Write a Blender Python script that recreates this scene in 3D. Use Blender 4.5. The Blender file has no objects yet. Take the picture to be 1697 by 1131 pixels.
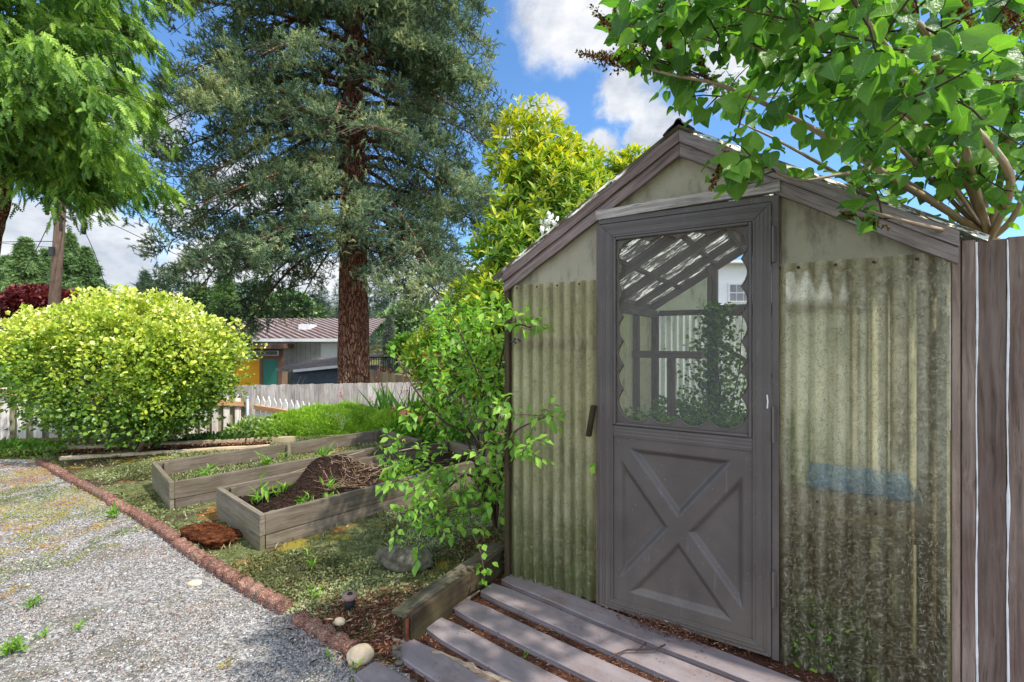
import bpy, math, random
import numpy as np
from mathutils import Vector, Matrix
R = math.radians
rng = np.random.default_rng(7)
random.seed(7)
SC = bpy.context.scene
C = SC.collection

# ------------------------------------------------------------------ camera
F_PX, CX, CY, CAMZ = 786.0, 848.5, 567.0, 1.45
cam_d = bpy.data.cameras.new("camera"); cam = bpy.data.objects.new("camera", cam_d); C.objects.link(cam)
cam.location = (0, 0, CAMZ); cam.rotation_euler = (R(90), 0, 0)
cam_d.sensor_width = 36; cam_d.lens = F_PX / 1697 * 36; cam_d.clip_start = 0.05; cam_d.clip_end = 3000
SC.camera = cam

def W(px, py, Y):
    """a point of the picture at distance Y -> world"""
    return Vector(((px - CX) / F_PX * Y, Y, CAMZ - (py - CY) / F_PX * Y))
def G0(px, py, z=0.0):
    Y = (CAMZ - z) * F_PX / (py - CY)
    return Vector(((px - CX) / F_PX * Y, Y, z))

# ------------------------------------------------------------------ light
SUN_EL = 56.0
sx, sy = 0.91, -0.41
sun_d = bpy.data.lights.new("sun", 'SUN'); sun = bpy.data.objects.new("sun", sun_d); C.objects.link(sun)
ce = math.cos(R(SUN_EL)); n_ = math.hypot(sx, sy)
tosun = Vector((sx / n_ * ce, sy / n_ * ce, math.sin(R(SUN_EL))))
sun.rotation_euler = tosun.to_track_quat('Z', 'Y').to_euler()
sun_d.energy = 2.15; sun_d.angle = R(1.2); sun_d.color = (1.0, 0.95, 0.86)
SC.view_settings.view_transform = 'Standard'; SC.view_settings.look = 'None'
SC.view_settings.exposure = 1.50; SC.view_settings.gamma = 1.0
SC.cycles.max_bounces = 10; SC.cycles.transparent_max_bounces = 16
SC.cycles.sample_clamp_indirect = 6.0
try:
    SC.cycles.use_denoising = True
except Exception:
    pass

world = bpy.data.worlds.new("World"); SC.world = world; world.use_nodes = True
wt = world.node_tree; wt.nodes.clear()
class NT:
    """tiny node helper"""
    def __init__(s, t): s.t = t
    def n(s, typ, **k):
        nd = s.t.nodes.new(typ)
        for a, v in k.items():
            setattr(nd, a, v)
        return nd
    def l(s, a, b): s.t.links.new(a, b)
    def val(s, sock, v):
        if isinstance(v, (int, float)): sock.default_value = v
        elif isinstance(v, (tuple, list)): sock.default_value = tuple(v) if len(v) != 3 or len(sock.default_value) == 3 else (*v, 1)
        else: s.l(v, sock)
    def math(s, op, a, b=0.0, c=None, clamp=False):
        m = s.n('ShaderNodeMath', operation=op, use_clamp=clamp)
        s.val(m.inputs[0], a); s.val(m.inputs[1], b)
        if c is not None: s.val(m.inputs[2], c)
        return m.outputs[0]
    def vmath(s, op, a, b=(0, 0, 0)):
        m = s.n('ShaderNodeVectorMath', operation=op)
        s.val(m.inputs[0], a); s.val(m.inputs[1], b)
        return m.outputs['Value'] if op in ('DISTANCE', 'LENGTH', 'DOT_PRODUCT') else m.outputs[0]
    def noise(s, vec, scale, detail=4, rough=0.55, dist=0.0, out=0):
        m = s.n('ShaderNodeTexNoise'); m.inputs['Scale'].default_value = scale
        m.inputs['Detail'].default_value = detail; m.inputs['Roughness'].default_value = rough
        m.inputs['Distortion'].default_value = dist
        if vec is not None: s.l(vec, m.inputs['Vector'])
        return m.outputs[out]
    def voro(s, vec, scale, feature='F1', out=0, rand=1.0):
        m = s.n('ShaderNodeTexVoronoi', feature=feature); m.inputs['Scale'].default_value = scale
        m.inputs['Randomness'].default_value = rand
        if vec is not None: s.l(vec, m.inputs['Vector'])
        return m.outputs[out]
    def ramp(s, fac, stops, interp='LINEAR'):
        m = s.n('ShaderNodeValToRGB'); m.color_ramp.interpolation = interp
        el = m.color_ramp.elements
        while len(el) < len(stops): el.new(0.5)
        for e, (p, c) in zip(el, stops):
            e.position = p; e.color = (c, c, c, 1) if isinstance(c, (int, float)) else (*c, 1)
        s.l(fac, m.inputs[0]); return m.outputs[0]
    def step(s, v, a, b):
        m = s.n('ShaderNodeMapRange'); m.interpolation_type = 'SMOOTHSTEP'
        s.val(m.inputs[0], v); m.inputs[1].default_value = a; m.inputs[2].default_value = b
        return m.outputs[0]
    def mix(s, f, a, b, mode='MIX'):
        m = s.n('ShaderNodeMix', data_type='RGBA', blend_type=mode)
        s.val(m.inputs[0], f); s.val(m.inputs[6], a); s.val(m.inputs[7], b)
        return m.outputs[2]
    def map(s, vec, scale=(1, 1, 1), loc=(0, 0, 0), rot=(0, 0, 0)):
        m = s.n('ShaderNodeMapping'); s.l(vec, m.inputs[0])
        m.inputs['Scale'].default_value = scale; m.inputs['Location'].default_value = loc; m.inputs['Rotation'].default_value = rot
        return m.outputs[0]
    def bump(s, h, strength=0.5, dist=0.01, normal=None):
        m = s.n('ShaderNodeBump'); m.inputs['Strength'].default_value = strength; m.inputs['Distance'].default_value = dist
        s.l(h, m.inputs['Height'])
        if normal is not None: s.l(normal, m.inputs['Normal'])
        return m.outputs[0]

w = NT(wt)
sky = w.n('ShaderNodeTexSky', sky_type='NISHITA'); sky.sun_disc = False
sky.sun_elevation = R(SUN_EL); sky.sun_rotation = math.atan2(sx, sy)
sky.air_density = 1.0; sky.dust_density = 0.4; sky.ozone_density = 2.5
tc = w.n('ShaderNodeTexCoord'); D = tc.outputs['Generated']
nz = w.noise(D, 5.0, 7, 0.6, out=1)
dd = w.vmath('ADD', D, w.vmath('MULTIPLY', w.vmath('SUBTRACT', nz, (0.5, 0.5, 0.5)), (0.16, 0.16, 0.12)))
blobs = [(1000, 15, .085, 1.6), (1120, 30, .085, 1.5), (1260, 40, .10, 1.2), (930, 25, .035, 1.5), (1050, 170, .055, .9), (1090, 225, .045, 1.0), (1000, 255, .03, 1.5), (920, 195, .022, 2.2), (850, 215, .018, 2.4),
         (40, 390, .055, 2.0), (150, 400, .050, 2.0), (240, 480, .055, 2.6), (60, 480, .05, 2), (380, 440, .055, 1.8), (150, 300, .04, 1.6), (250, 200, .05, .8), (640, 500, .09, 2.6), (400, 320, .05, 1.3), (520, 470, .06, 3), (800, 500, .08, 3), (300, 360, .03, 1.2)]
mask = None
for px, py, rad, asp in blobs:
    d = Vector(((px - CX) / F_PX, 1, (CY - py) / F_PX)).normalized()
    df = w.vmath('MULTIPLY', w.vmath('SUBTRACT', dd, tuple(d)), (1 / asp, 1 / asp, 1.0))
    m = w.math('SUBTRACT', 1.0, w.math('DIVIDE', w.vmath('LENGTH', df), rad * 1.25))
    mask = m if mask is None else w.math('SMOOTH_MAX', mask, m, 0.15)
gen = w.math('MULTIPLY', w.math('SUBTRACT', w.noise(w.map(D, (1, 1, 2.2), (3.1, 0, 0)), 2.2, 6, 0.6), 0.40), 3.0)
sepd = w.n('ShaderNodeSeparateXYZ'); w.l(D, sepd.inputs[0])
behind = w.step(w.math('MULTIPLY', sepd.outputs[1], -1.0), -0.25, 0.15)   # unseen clouds behind the camera, made denser and brighter for fill light
gen2 = w.math('ADD', w.math('MULTIPLY', w.math('ADD', gen, 0.6), behind), -0.6)
mask = w.math('MAXIMUM', mask, gen2)
det = w.math('MULTIPLY', w.math('SUBTRACT', w.noise(D, 16, 8, 0.65), 0.5), 0.7)
cm = w.step(w.math('ADD', mask, det), -0.02, 0.42)
shade = w.noise(w.map(D, (1, 1, 1.6), (0, 0, .03)), 9.0, 6, 0.6)
ccol = w.ramp(shade, [(0.30, (.50, .55, .64)), (0.5, (.80, .83, .88)), (0.64, (1.0, 1.0, 1.0))])
b1 = w.n('ShaderNodeBackground'); b1.inputs[1].default_value = 0.082
w.l(w.mix(1.0, sky.outputs[0], (0.66, 0.90, 1.08), 'MULTIPLY'), b1.inputs[0])
b2 = w.n('ShaderNodeBackground'); w.l(ccol, b2.inputs[0]); w.l(w.math('MULTIPLY_ADD', behind, 0.74, 0.37), b2.inputs[1])
ms = w.n('ShaderNodeMixShader'); w.l(w.math('MULTIPLY', cm, 0.96), ms.inputs[0]); w.l(b1.outputs[0], ms.inputs[1]); w.l(b2.outputs[0], ms.inputs[2])
wo = w.n('ShaderNodeOutputWorld'); w.l(ms.outputs[0], wo.inputs[0])

# ------------------------------------------------------------------ materials
MATS = {}
def newmat(name):
    m = bpy.data.materials.new(name); m.use_nodes = True
    m.node_tree.nodes.clear(); MATS[name] = m
    t = NT(m.node_tree); o = t.n('ShaderNodeOutputMaterial')
    return m, t, o
def attr(t, name):
    a = t.n('ShaderNodeAttribute'); a.attribute_name = name; return a
def bsdf(t, col, rough=0.8, spec=0.3, normal=None, metal=0.0):
    p = t.n('ShaderNodeBsdfPrincipled'); t.val(p.inputs['Base Color'], col)
    t.val(p.inputs['Roughness'], rough); t.val(p.inputs['Specular IOR Level'], spec); p.inputs['Metallic'].default_value = metal
    if normal is not None: t.l(normal, p.inputs['Normal'])
    return p

def plain(name, col, rough=0.6, spec=0.3, nscale=8, var=0.25, bump=0.2, bscale=60, metal=0):
    m, t, o = newmat(name)
    gc = attr(t, 'gc').outputs['Vector']
    n1 = t.noise(gc, nscale, 5, .6)
    dark = tuple(c * (1 - var) for c in col); lite = tuple(min(1, c * (1 + var)) for c in col)
    c = t.ramp(n1, [(.3, dark), (.7, lite)])
    p = bsdf(t, c, rough, spec, t.bump(t.noise(gc, bscale, 4, .6), bump, .004), metal)
    t.l(p.outputs[0], o.inputs[0]); return m

def wood(name, base, dark, light, stain=None, stain_amt=0.4, bump=0.6, grain=1.0, rough=.85):
    """weathered boards, grain runs along the first axis of the stored board coordinates"""
    m, t, o = newmat(name)
    gc = attr(t, 'gc').outputs['Vector']
    warp = t.vmath('ADD', gc, t.vmath('MULTIPLY', t.vmath('SUBTRACT', t.noise(gc, 2.5, 2, .5, out=1), (.5, .5, .5)), (0, .05, .05)))
    g1 = t.noise(t.map(warp, (1.6 * grain, 34 * grain, 34 * grain)), 1.6, 5, .62)
    g2 = t.noise(t.map(warp, (2.2 * grain, 90 * grain, 90 * grain)), 2.2, 3, .6)
    big = t.noise(gc, 3.2, 3, .6)
    c = t.ramp(g1, [(.25, dark), (.5, base), (.78, light)])
    c = t.mix(t.step(g2, .56, .72), c, dark)
    c = t.mix(t.math('MULTIPLY', t.step(big, .35, .75), .35), c, light)
    rnd = attr(t, 'rnd').outputs['Fac']
    hv = t.n('ShaderNodeHueSaturation'); t.l(c, hv.inputs['Color']); t.l(t.math('MULTIPLY_ADD', rnd, .5, .75), hv.inputs['Value']); c = hv.outputs[0]
    if stain is not None:
        c = t.mix(t.math('MULTIPLY', t.step(t.noise(t.map(gc, (1, 2.5, 2.5), (5, 2, 1)), 2.6, 5, .65), .42, .66), stain_amt), c, stain)
    h = t.math('ADD', g1, t.math('MULTIPLY', g2, .7))
    p = bsdf(t, c, rough, .2, t.bump(h, bump, .004))
    t.l(p.outputs[0], o.inputs[0]); return m

def leafmat(name, stops, trans=.45, rough=.45, spec=.35, attrname='rnd', bump=False):
    m, t, o = newmat(name)
    a = attr(t, attrname).outputs['Fac']
    c = t.ramp(a, stops)
    p = bsdf(t, c, rough, spec)
    tr = t.n('ShaderNodeBsdfTranslucent')
    t.l(t.mix(1.0, c, (1.15, 1.3, .55), 'MULTIPLY'), tr.inputs[0])
    mx = t.n('ShaderNodeMixShader'); mx.inputs[0].default_value = trans
    t.l(p.outputs[0], mx.inputs[1]); t.l(tr.outputs[0], mx.inputs[2]); t.l(mx.outputs[0], o.inputs[0])
    return m

# weathered woods
wood('wood_rake', (.16, .115, .105), (.035, .024, .022), (.30, .25, .24), (.12, .06, .045), .45, .8)
wood('wood_rake_grey', (.22, .185, .175), (.05, .038, .035), (.36, .32, .30), (.13, .09, .07), .4, .8)
wood('wood_header', (.27, .24, .22), (.04, .03, .025), (.46, .42, .39), None, 0, 1.0)
wood('wood_bed', (.165, .135, .10), (.06, .045, .03), (.25, .215, .165), (.13, .13, .05), .5, .35)
wood('wood_bed_side', (.15, .12, .09), (.055, .04, .03), (.23, .195, .155), (.08, .065, .035), .5, .35)
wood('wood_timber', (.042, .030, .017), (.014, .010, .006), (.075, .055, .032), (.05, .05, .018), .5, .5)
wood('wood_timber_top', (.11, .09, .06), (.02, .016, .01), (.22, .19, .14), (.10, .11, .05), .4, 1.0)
wood('wood_white_picket', (.62, .57, .53), (.26, .21, .19), (.78, .75, .72), (.42, .33, .30), .5, .3)
wood('wood_bright_picket', (.85, .84, .80), (.55, .50, .45), (.9, .9, .88), None, 0, .2)
wood('wood_green_picket', (.30, .27, .18), (.12, .10, .06), (.42, .38, .28), (.16, .19, .08), .5, .3)
wood('wood_solid_fence', (.52, .46, .43), (.20, .155, .14), (.72, .68, .66), (.32, .24, .20), .6, .3)
wood('wood_rail', (.50, .27, .13), (.30, .14, .06), (.62, .38, .20), None, 0, .2)
wood('wood_cedar_fence', (.42, .28, .18), (.22, .13, .08), (.58, .43, .31), None, 0, .2)
wood('wood_side_fence', (.165, .118, .095), (.06, .040, .032), (.26, .205, .175), (.10, .06, .05), .5, .5)
wood('wood_side_fence_light', (.27, .20, .155), (.12, .08, .06), (.36, .28, .22), (.16, .11, .09), .5, .4)
wood('wood_interior', (.17, .14, .12), (.07, .05, .04), (.28, .24, .21), None, 0, .3)
wood('wood_pale_landscape', (.55, .42, .27), (.28, .18, .10), (.74, .62, .44), (.30, .24, .13), .5, .3)
wood('wood_bleached', (.30, .22, .15), (.06, .035, .02), (.50, .42, .32), None, 0, 1.2)
wood('bark_branch', (.20, .145, .10), (.09, .06, .04), (.33, .26, .19), None, 0, .5)
wood('bark_lilac', (.34, .25, .17), (.16, .11, .07), (.50, .41, .31), None, 0, .5)
wood('bark_twig', (.07, .045, .033), (.03, .02, .015), (.13, .09, .065), None, 0, .3)
wood('wood_pole', (.17, .115, .085), (.07, .045, .03), (.26, .19, .15), (.06, .04, .03), .3, .4)
plain('metal_dark', (.03, .028, .026), .5, .4)
plain('metal_post', (.30, .33, .34), .5, .5, var=.2, metal=.3)
plain('metal_black', (.012, .012, .013), .5, .4)
plain('rust', (.13, .04, .025), .9, .1, 20, .4)
plain('rubber', (.015, .015, .015), .7)
plain('soil', (.045, .028, .02), .95, .1, 14, .5, 1.0, 70)
plain('soil_dark', (.03, .018, .013), .95, .1, 30, .5, 1.0, 120)
plain('pebble_tan', (.50, .40, .27), .6, .3, 9, .3, .2, 90)
plain('pebble_cream', (.62, .48, .32), .6, .3, 9, .3, .2, 90)
plain('rock_grey', (.115, .105, .075), .9, .2, 22, .6, 1.0, 70)
plain('light_cap', (.26, .165, .14), .7, .3, 20, .2)
plain('house_white', (.78, .79, .78), .7, .2, 2, .08, .1)
plain('house_trim', (.20, .105, .075), .7, .2, 3, .15)
plain('house_teal', (.035, .20, .145), .6, .3, 2, .1)
plain('house_orange', (.78, .36, .01), .6, .3, 2, .06)
plain('shed_blue', (.085, .11, .145), .7, .2, 3, .25)
plain('white_paint', (.75, .76, .77), .5, .3, 3, .06, .05)
plain('glass_dark', (.06, .08, .09), .1, .8, 2, .4, 0)
plain('blue_tarp', (.0, .30, .95), .5, .3, 4, .2)
plain('tan_tray', (.45, .32, .14), .6, .3, 4, .2)
plain('berry', (.028, .036, .075), .6, .3, 60, .5)
plain('caulk', (.72, .71, .72), .6, .3, 40, .1)
plain('petal_red', (.42, .035, .03), .5, .3, 40, .3)
plain('petal_white', (.80, .80, .74), .5, .3, 40, .1)
plain('petal_yellow', (.85, .62, .02), .5, .3, 40, .1)
plain('roof_felt', (.24, .18, .14), .9, .1, 6, .4)
plain('ridge_black', (.02, .02, .022), .6, .3)
plain('screw_rust', (.06, .03, .025), .8, .3)

def m_redblock():
    m, t, o = newmat('red_block')
    gc = attr(t, 'gc').outputs['Vector']
    c = t.ramp(t.noise(gc, 30, 5, .7), [(.3, (.085, .045, .030)), (.52, (.22, .105, .072)), (.72, (.38, .22, .17))])
    c = t.mix(t.step(t.noise(gc, 5, 4, .6), .56, .72), c, (.16, .13, .09))
    c = t.mix(t.math('MULTIPLY', t.step(t.voro(gc, 130), .60, .8), .6), c, (.42, .31, .27))
    hv = t.n('ShaderNodeHueSaturation'); t.l(c, hv.inputs['Color']); t.l(t.math('MULTIPLY_ADD', attr(t, 'rnd').outputs['Fac'], .55, .75), hv.inputs['Value']); c = hv.outputs[0]
    h = t.math('ADD', t.noise(gc, 60, 5, .7), t.voro(gc, 110))
    p = bsdf(t, c, .95, .1, t.bump(h, .9, .012)); t.l(p.outputs[0], o.inputs[0])
m_redblock()

def m_deck():
    m, t, o = newmat('composite_board')
    gc = attr(t, 'gc').outputs['Vector']
    c = t.ramp(t.noise(t.map(gc, (1, 3, 3)), 5, 6, .65), [(.3, (.165, .134, .134)), (.7, (.26, .222, .226))])
    st = t.noise(gc, 4.0, 6, .7)
    c = t.mix(t.math('MULTIPLY', t.step(st, .52, .70), .7), c, (.16, .105, .085))
    c = t.mix(t.step(t.voro(gc, 26), .13, .05), c, (.05, .03, .02))
    c = t.mix(t.math('MULTIPLY', t.step(t.noise(t.map(gc, (1, 4, 4), (8, 1, 1)), 9, 6, .75), .57, .68), .45), c, (.27, .24, .25))
    c = t.mix(t.math('MULTIPLY', t.step(t.noise(gc, 55, 5, .75), .62, .70), .6), c, (.07, .045, .035))
    c = t.mix(t.math('MULTIPLY', t.step(t.noise(gc, 160, 3, .6), .62, .72), .4), c, (.36, .34, .36))
    c = t.mix(t.math('MULTIPLY', attr(t, 'rnd').outputs['Fac'], .25), c, (.19, .15, .15))
    p = bsdf(t, c, .5, .42, t.bump(t.noise(t.map(gc, (3, 30, 30)), 8, 4, .6), .12, .003)); t.l(p.outputs[0], o.inputs[0])
m_deck()

def m_doorpaint():
    m, t, o = newmat('door_paint')
    gc = attr(t, 'gc').outputs['Vector']
    c = t.ramp(t.noise(gc, 3.2, 6, .6), [(.3, (.064, .053, .048)), (.7, (.102, .087, .080))])
    c = t.mix(t.math('MULTIPLY', t.step(t.noise(t.map(gc, (1, 1, 1), (3, 1, 2)), 6, 6, .75), .58, .72), .5), c, (.10, .085, .065))
    c = t.mix(t.step(t.voro(gc, 34), .055, .03), c, (.45, .43, .42))
    c = t.mix(t.math('MULTIPLY', t.step(t.noise(t.map(gc, (1, 1, .2)), 9, 4, .6), .60, .72), .35), c, (.065, .06, .06))
    sz_ = t.n('ShaderNodeSeparateXYZ'); t.l(gc, sz_.inputs[0])
    dust = t.math('MULTIPLY', t.step(t.math('ADD', sz_.outputs[2], t.math('MULTIPLY', t.noise(t.map(gc, (1, 1, .4)), 8, 5, .7), .7)), .75, .30), .5)
    c = t.mix(dust, c, (.15, .125, .10))
    c = t.mix(t.math('MULTIPLY', t.step(t.noise(t.map(gc, (1, 1, .12), (6, 0, 0)), 26, 4, .7), .60, .70), .30), c, (.17, .16, .165))
    c = t.mix(t.math('MULTIPLY', t.step(t.noise(t.map(gc, (1, 1, 1), (1, 1, 6)), 20, 6, .8), .64, .70), .6), c, (.20, .19, .19))
    ribs = t.math('SINE', t.math('MULTIPLY', attr(t, 'rib').outputs['Fac'], 6.2832))
    h = t.math('ADD', t.math('MULTIPLY', ribs, .5), t.math('MULTIPLY', t.noise(gc, 140, 3, .6), .35))
    p = bsdf(t, c, .42, .4, t.bump(h, .35, .0022)); t.l(p.outputs[0], o.inputs[0])
m_doorpaint()

def m_fiberglass(name, base, pale, algae_shade, algae_shade_top, see, fibre_s=1.0, flat=False):
    m, t, o = newmat(name)
    gc = attr(t, 'gc').outputs['Vector']
    s = t.n('ShaderNodeSeparateXYZ'); t.l(gc, s.inputs[0]); z = s.outputs[2]
    n1 = t.noise(gc, 2.6, 5, .62)
    c = t.ramp(n1, [(.3, base), (.68, pale)])
    if not flat:      # darker tint along the grooves of the sheet
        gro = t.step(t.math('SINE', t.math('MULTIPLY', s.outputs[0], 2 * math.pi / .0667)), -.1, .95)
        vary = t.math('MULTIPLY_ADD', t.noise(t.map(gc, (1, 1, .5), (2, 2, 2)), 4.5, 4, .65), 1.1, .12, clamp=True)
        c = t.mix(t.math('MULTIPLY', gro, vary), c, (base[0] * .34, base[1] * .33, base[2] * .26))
    # foot band: algal growth; on the right panel, interior darkness put into the colour
    alg_shade = t.math('MULTIPLY', t.step(t.math('ADD', z, t.math('MULTIPLY', t.noise(t.map(gc, (1, 1, .35)), 5, 5, .65), 1.1)), algae_shade_top + .75, algae_shade_top + .1), .85)
    c = t.mix(alg_shade, c, algae_shade)
    dirt = t.step(t.noise(t.map(gc, (1, 1, .35), (4, 0, 0)), 9, 6, .7), .50, .68)
    c = t.mix(t.math('MULTIPLY', dirt, .55), c, (.11, .095, .045))
    # glass fibres: thin curved filaments in two directions
    def fil(loc, sc, wdt):
        a = t.noise(t.map(gc, sc, loc), 1.0, 1.5, .5, 1.4)
        return t.step(t.math('ABSOLUTE', t.math('SUBTRACT', a, .5)), wdt, wdt * .25)
    f1 = fil((0, 0, 0), (75 * fibre_s, 75, 42 * fibre_s), .085); f2 = fil((9, 3, 4), (46 * fibre_s, 60, 95 * fibre_s), .085)
    f = t.math('MAXIMUM', f1, f2)
    fade = t.step(t.noise(gc, 30, 3, .6), .40, .62)
    f = t.math('MULTIPLY', f, fade)
    c = t.mix(t.math('MULTIPLY', f, .12), c, (.62, .58, .42))
    f3 = t.math('MULTIPLY', fil((2, 7, 1), (60 * fibre_s, 60, 60 * fibre_s), .07), t.step(t.noise(gc, 22, 2, .6), .48, .60))
    c = t.mix(t.math('MULTIPLY', f3, .10), c, (.05, .045, .025))
    nrm = t.bump(t.math('ADD', f, t.noise(gc, 60, 3, .6)), .35, .002)
    p = bsdf(t, c, .42, .45, nrm)
    tr = t.n('ShaderNodeBsdfTranslucent'); t.l(t.mix(1, c, (1.4, 1.36, 1.18), 'MULTIPLY'), tr.inputs[0])
    m1 = t.n('ShaderNodeMixShader'); m1.inputs[0].default_value = .55; t.l(p.outputs[0], m1.inputs[1]); t.l(tr.outputs[0], m1.inputs[2])
    rf = t.n('ShaderNodeBsdfRefraction'); rf.inputs['IOR'].default_value = 1.05; rf.inputs['Roughness'].default_value = .5
    t.l(t.mix(.7, c, (.84, .82, .68)), rf.inputs[0]); 
    m2 = t.n('ShaderNodeMixShader'); t.l(t.math('MULTIPLY', t.math('SUBTRACT', 1.0, t.math('MULTIPLY', f, .6)), see), m2.inputs[0])
    t.l(m1.outputs[0], m2.inputs[1]); t.l(rf.outputs[0], m2.inputs[2]); t.l(m2.outputs[0], o.inputs[0])
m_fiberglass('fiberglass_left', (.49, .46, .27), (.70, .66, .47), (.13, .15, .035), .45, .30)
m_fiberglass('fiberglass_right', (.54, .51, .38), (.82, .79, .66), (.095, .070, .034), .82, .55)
m_fiberglass('fiberglass_gable', (.45, .43, .35), (.57, .55, .48), (.2, .2, .1), -3, .06, .8, True)
m_fiberglass('fiberglass_back', (.66, .68, .56), (.84, .85, .76), (.22, .32, .12), .3, .25, .6, True)

def m_roofglass():
    m, t, o = newmat('roof_sheet')
    gc = attr(t, 'gc').outputs['Vector']
    n = t.noise(t.map(gc, (.55, 1.3, 1)), 15, 7, .78)
    fl = t.math('MULTIPLY', t.step(n, .50, .545), t.step(t.noise(t.map(gc, (.8, 1, 1)), 3.5, 3, .6), .40, .52))
    c = t.mix(fl, (.14, .13, .10), (.95, .93, .80))
    p = bsdf(t, t.mix(fl, (.15, .135, .09), (.40, .38, .27)), .8, .2)
    tr = t.n('ShaderNodeBsdfTranslucent'); t.l(c, tr.inputs[0])
    mx = t.n('ShaderNodeMixShader'); t.l(t.math('MULTIPLY_ADD', fl, .62, .22), mx.inputs[0]); t.l(p.outputs[0], mx.inputs[1]); t.l(tr.outputs[0], mx.inputs[2])
    t.l(mx.outputs[0], o.inputs[0])
m_roofglass()

def m_screen():
    m, t, o = newmat('insect_screen')
    gc = attr(t, 'gc').outputs['Vector']
    s = t.n('ShaderNodeSeparateXYZ'); t.l(gc, s.inputs[0])
    wx = t.math('ABSOLUTE', t.math('SINE', t.math('MULTIPLY', s.outputs[0], 1300))); wz = t.math('ABSOLUTE', t.math('SINE', t.math('MULTIPLY', s.outputs[2], 1300)))
    wv = t.math('MAXIMUM', t.step(wx, .62, .95), t.step(wz, .62, .95))
    cloth = t.noise(t.map(gc, (30, 1, 420)), 1, 2, .6)
    a = t.math('ADD', t.math('MULTIPLY_ADD', wv, .26, .05), t.math('MULTIPLY', t.math('SUBTRACT', cloth, .5), .35), clamp=True)
    p = bsdf(t, (.26, .26, .265), .6, .3)
    tp = t.n('ShaderNodeBsdfTransparent')
    mx = t.n('ShaderNodeMixShader'); t.l(a, mx.inputs[0]); t.l(tp.outputs[0], mx.inputs[1]); t.l(p.outputs[0], mx.inputs[2]); t.l(mx.outputs[0], o.inputs[0])
m_screen()

def m_bark():
    m, t, o = newmat('spruce_bark')
    gc = attr(t, 'gc').outputs['Vector']
    wv = t.vmath('ADD', gc, t.vmath('MULTIPLY', t.vmath('SUBTRACT', t.noise(gc, 2.6, 4, .6, out=1), (.5, .5, .5)), (.30, .30, .30)))
    v = t.voro(t.map(wv, (1, 1, .13)), 15, 'DISTANCE_TO_EDGE')
    n = t.noise(t.map(wv, (1, 1, .10)), 20, 6, .75, 1.2)
    ridge = t.math('ADD', t.step(v, .0, .22), t.math('MULTIPLY', n, 1.1))
    ridge = t.math('MULTIPLY', ridge, .72)
    c = t.ramp(ridge, [(.25, (.05, .018, .012)), (.70, (.26, .10, .062)), (1.0, (.42, .21, .145))])
    s = t.n('ShaderNodeSeparateXYZ'); t.l(gc, s.inputs[0])
    low = t.math('MULTIPLY', t.step(s.outputs[2], 2.6, -.4), t.step(ridge, .7, 1.3))
    c = t.mix(low, c, (.42, .31, .20))
    p = bsdf(t, c, .95, .1, t.bump(ridge, 1.0, .10)); t.l(p.outputs[0], o.inputs[0])
m_bark()

# foliage
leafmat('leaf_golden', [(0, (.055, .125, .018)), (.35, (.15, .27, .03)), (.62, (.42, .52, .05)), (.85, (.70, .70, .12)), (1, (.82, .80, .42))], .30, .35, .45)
leafmat('leaf_cedar', [(0, (.045, .11, .018)), (.5, (.14, .29, .045)), (1, (.42, .60, .10))], .38, .5, .3)
leafmat('leaf_spruce', [(0, (.03, .055, .034)), (.5, (.13, .20, .12)), (.85, (.29, .37, .20)), (1, (.44, .47, .25))], .20, .55, .3)
#leafmat('leaf_lilac', [(0, (.045, .12, .035)), (.5, (.095, .23, .04)), (1, (.18, .38, .05))], .55, .38, .45)
leafmat('leaf_rhodo', [(0, (.05, .13, .018)), (.45, (.14, .28, .03)), (.75, (.40, .46, .03)), (1, (.68, .58, .03))], .35, .4, .4)
leafmat('leaf_blueberry', [(0, (.09, .22, .03)), (.5, (.21, .42, .055)), (.9, (.38, .60, .10)), (.93, (.30, .12, .06)), (1, (.36, .13, .08))], .45, .42, .35)
leafmat('leaf_juniper', [(0, (.03, .09, .008)), (.5, (.17, .34, .02)), (1, (.42, .62, .05))], .25, .5, .3)
leafmat('leaf_fresh', [(0, (.05, .15, .02)), (.6, (.16, .34, .04)), (1, (.34, .50, .08))], .4, .45, .3)
leafmat('leaf_variegated', [(0, (.07, .17, .03)), (.5, (.22, .36, .06)), (1, (.55, .60, .25))], .35, .45, .3)
leafmat('leaf_maple_red', [(0, (.06, .008, .012)), (.6, (.19, .025, .035)), (1, (.32, .07, .07))], .3, .5, .3)
leafmat('leaf_far_green', [(0, (.05, .11, .04)), (.5, (.15, .25, .09)), (1, (.30, .42, .16))], .2, .6, .2)
leafmat('leaf_far_dark', [(0, (.04, .075, .055)), (.6, (.09, .15, .10)), (1, (.17, .24, .15))], .1, .7, .2)
leafmat('leaf_far_pale', [(0, (.10, .13, .10)), (1, (.24, .27, .21))], .1, .7, .2)
leafmat('leaf_shade', [(0, (.03, .075, .02)), (1, (.10, .21, .05))], .3, .5, .3)
leafmat('leaf_moss', [(0, (.07, .07, .03)), (.35, (.15, .17, .06)), (.7, (.26, .29, .13)), (1, (.42, .44, .26))], .2, .7, .15)
leafmat('leaf_rustmoss', [(0, (.12, .16, .03)), (.4, (.28, .29, .05)), (.62, (.42, .31, .04)), (.8, (.38, .20, .05)), (1, (.36, .20, .11))], .1, .8, .1)
leafmat('leaf_dry', [(0, (.03, .013, .009)), (.5, (.13, .048, .028)), (.85, (.30, .14, .08)), (1, (.50, .38, .25))], .1, .8, .15)
leafmat('leaf_straw', [(0, (.08, .04, .02)), (.5, (.22, .13, .075)), (1, (.48, .40, .31))], .1, .8, .15)
leafmat('flower_dry', [(0, (.05, .018, .012)), (.55, (.16, .055, .025)), (.75, (.28, .15, .06)), (1, (.22, .26, .06))], .2, .7, .15)
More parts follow.
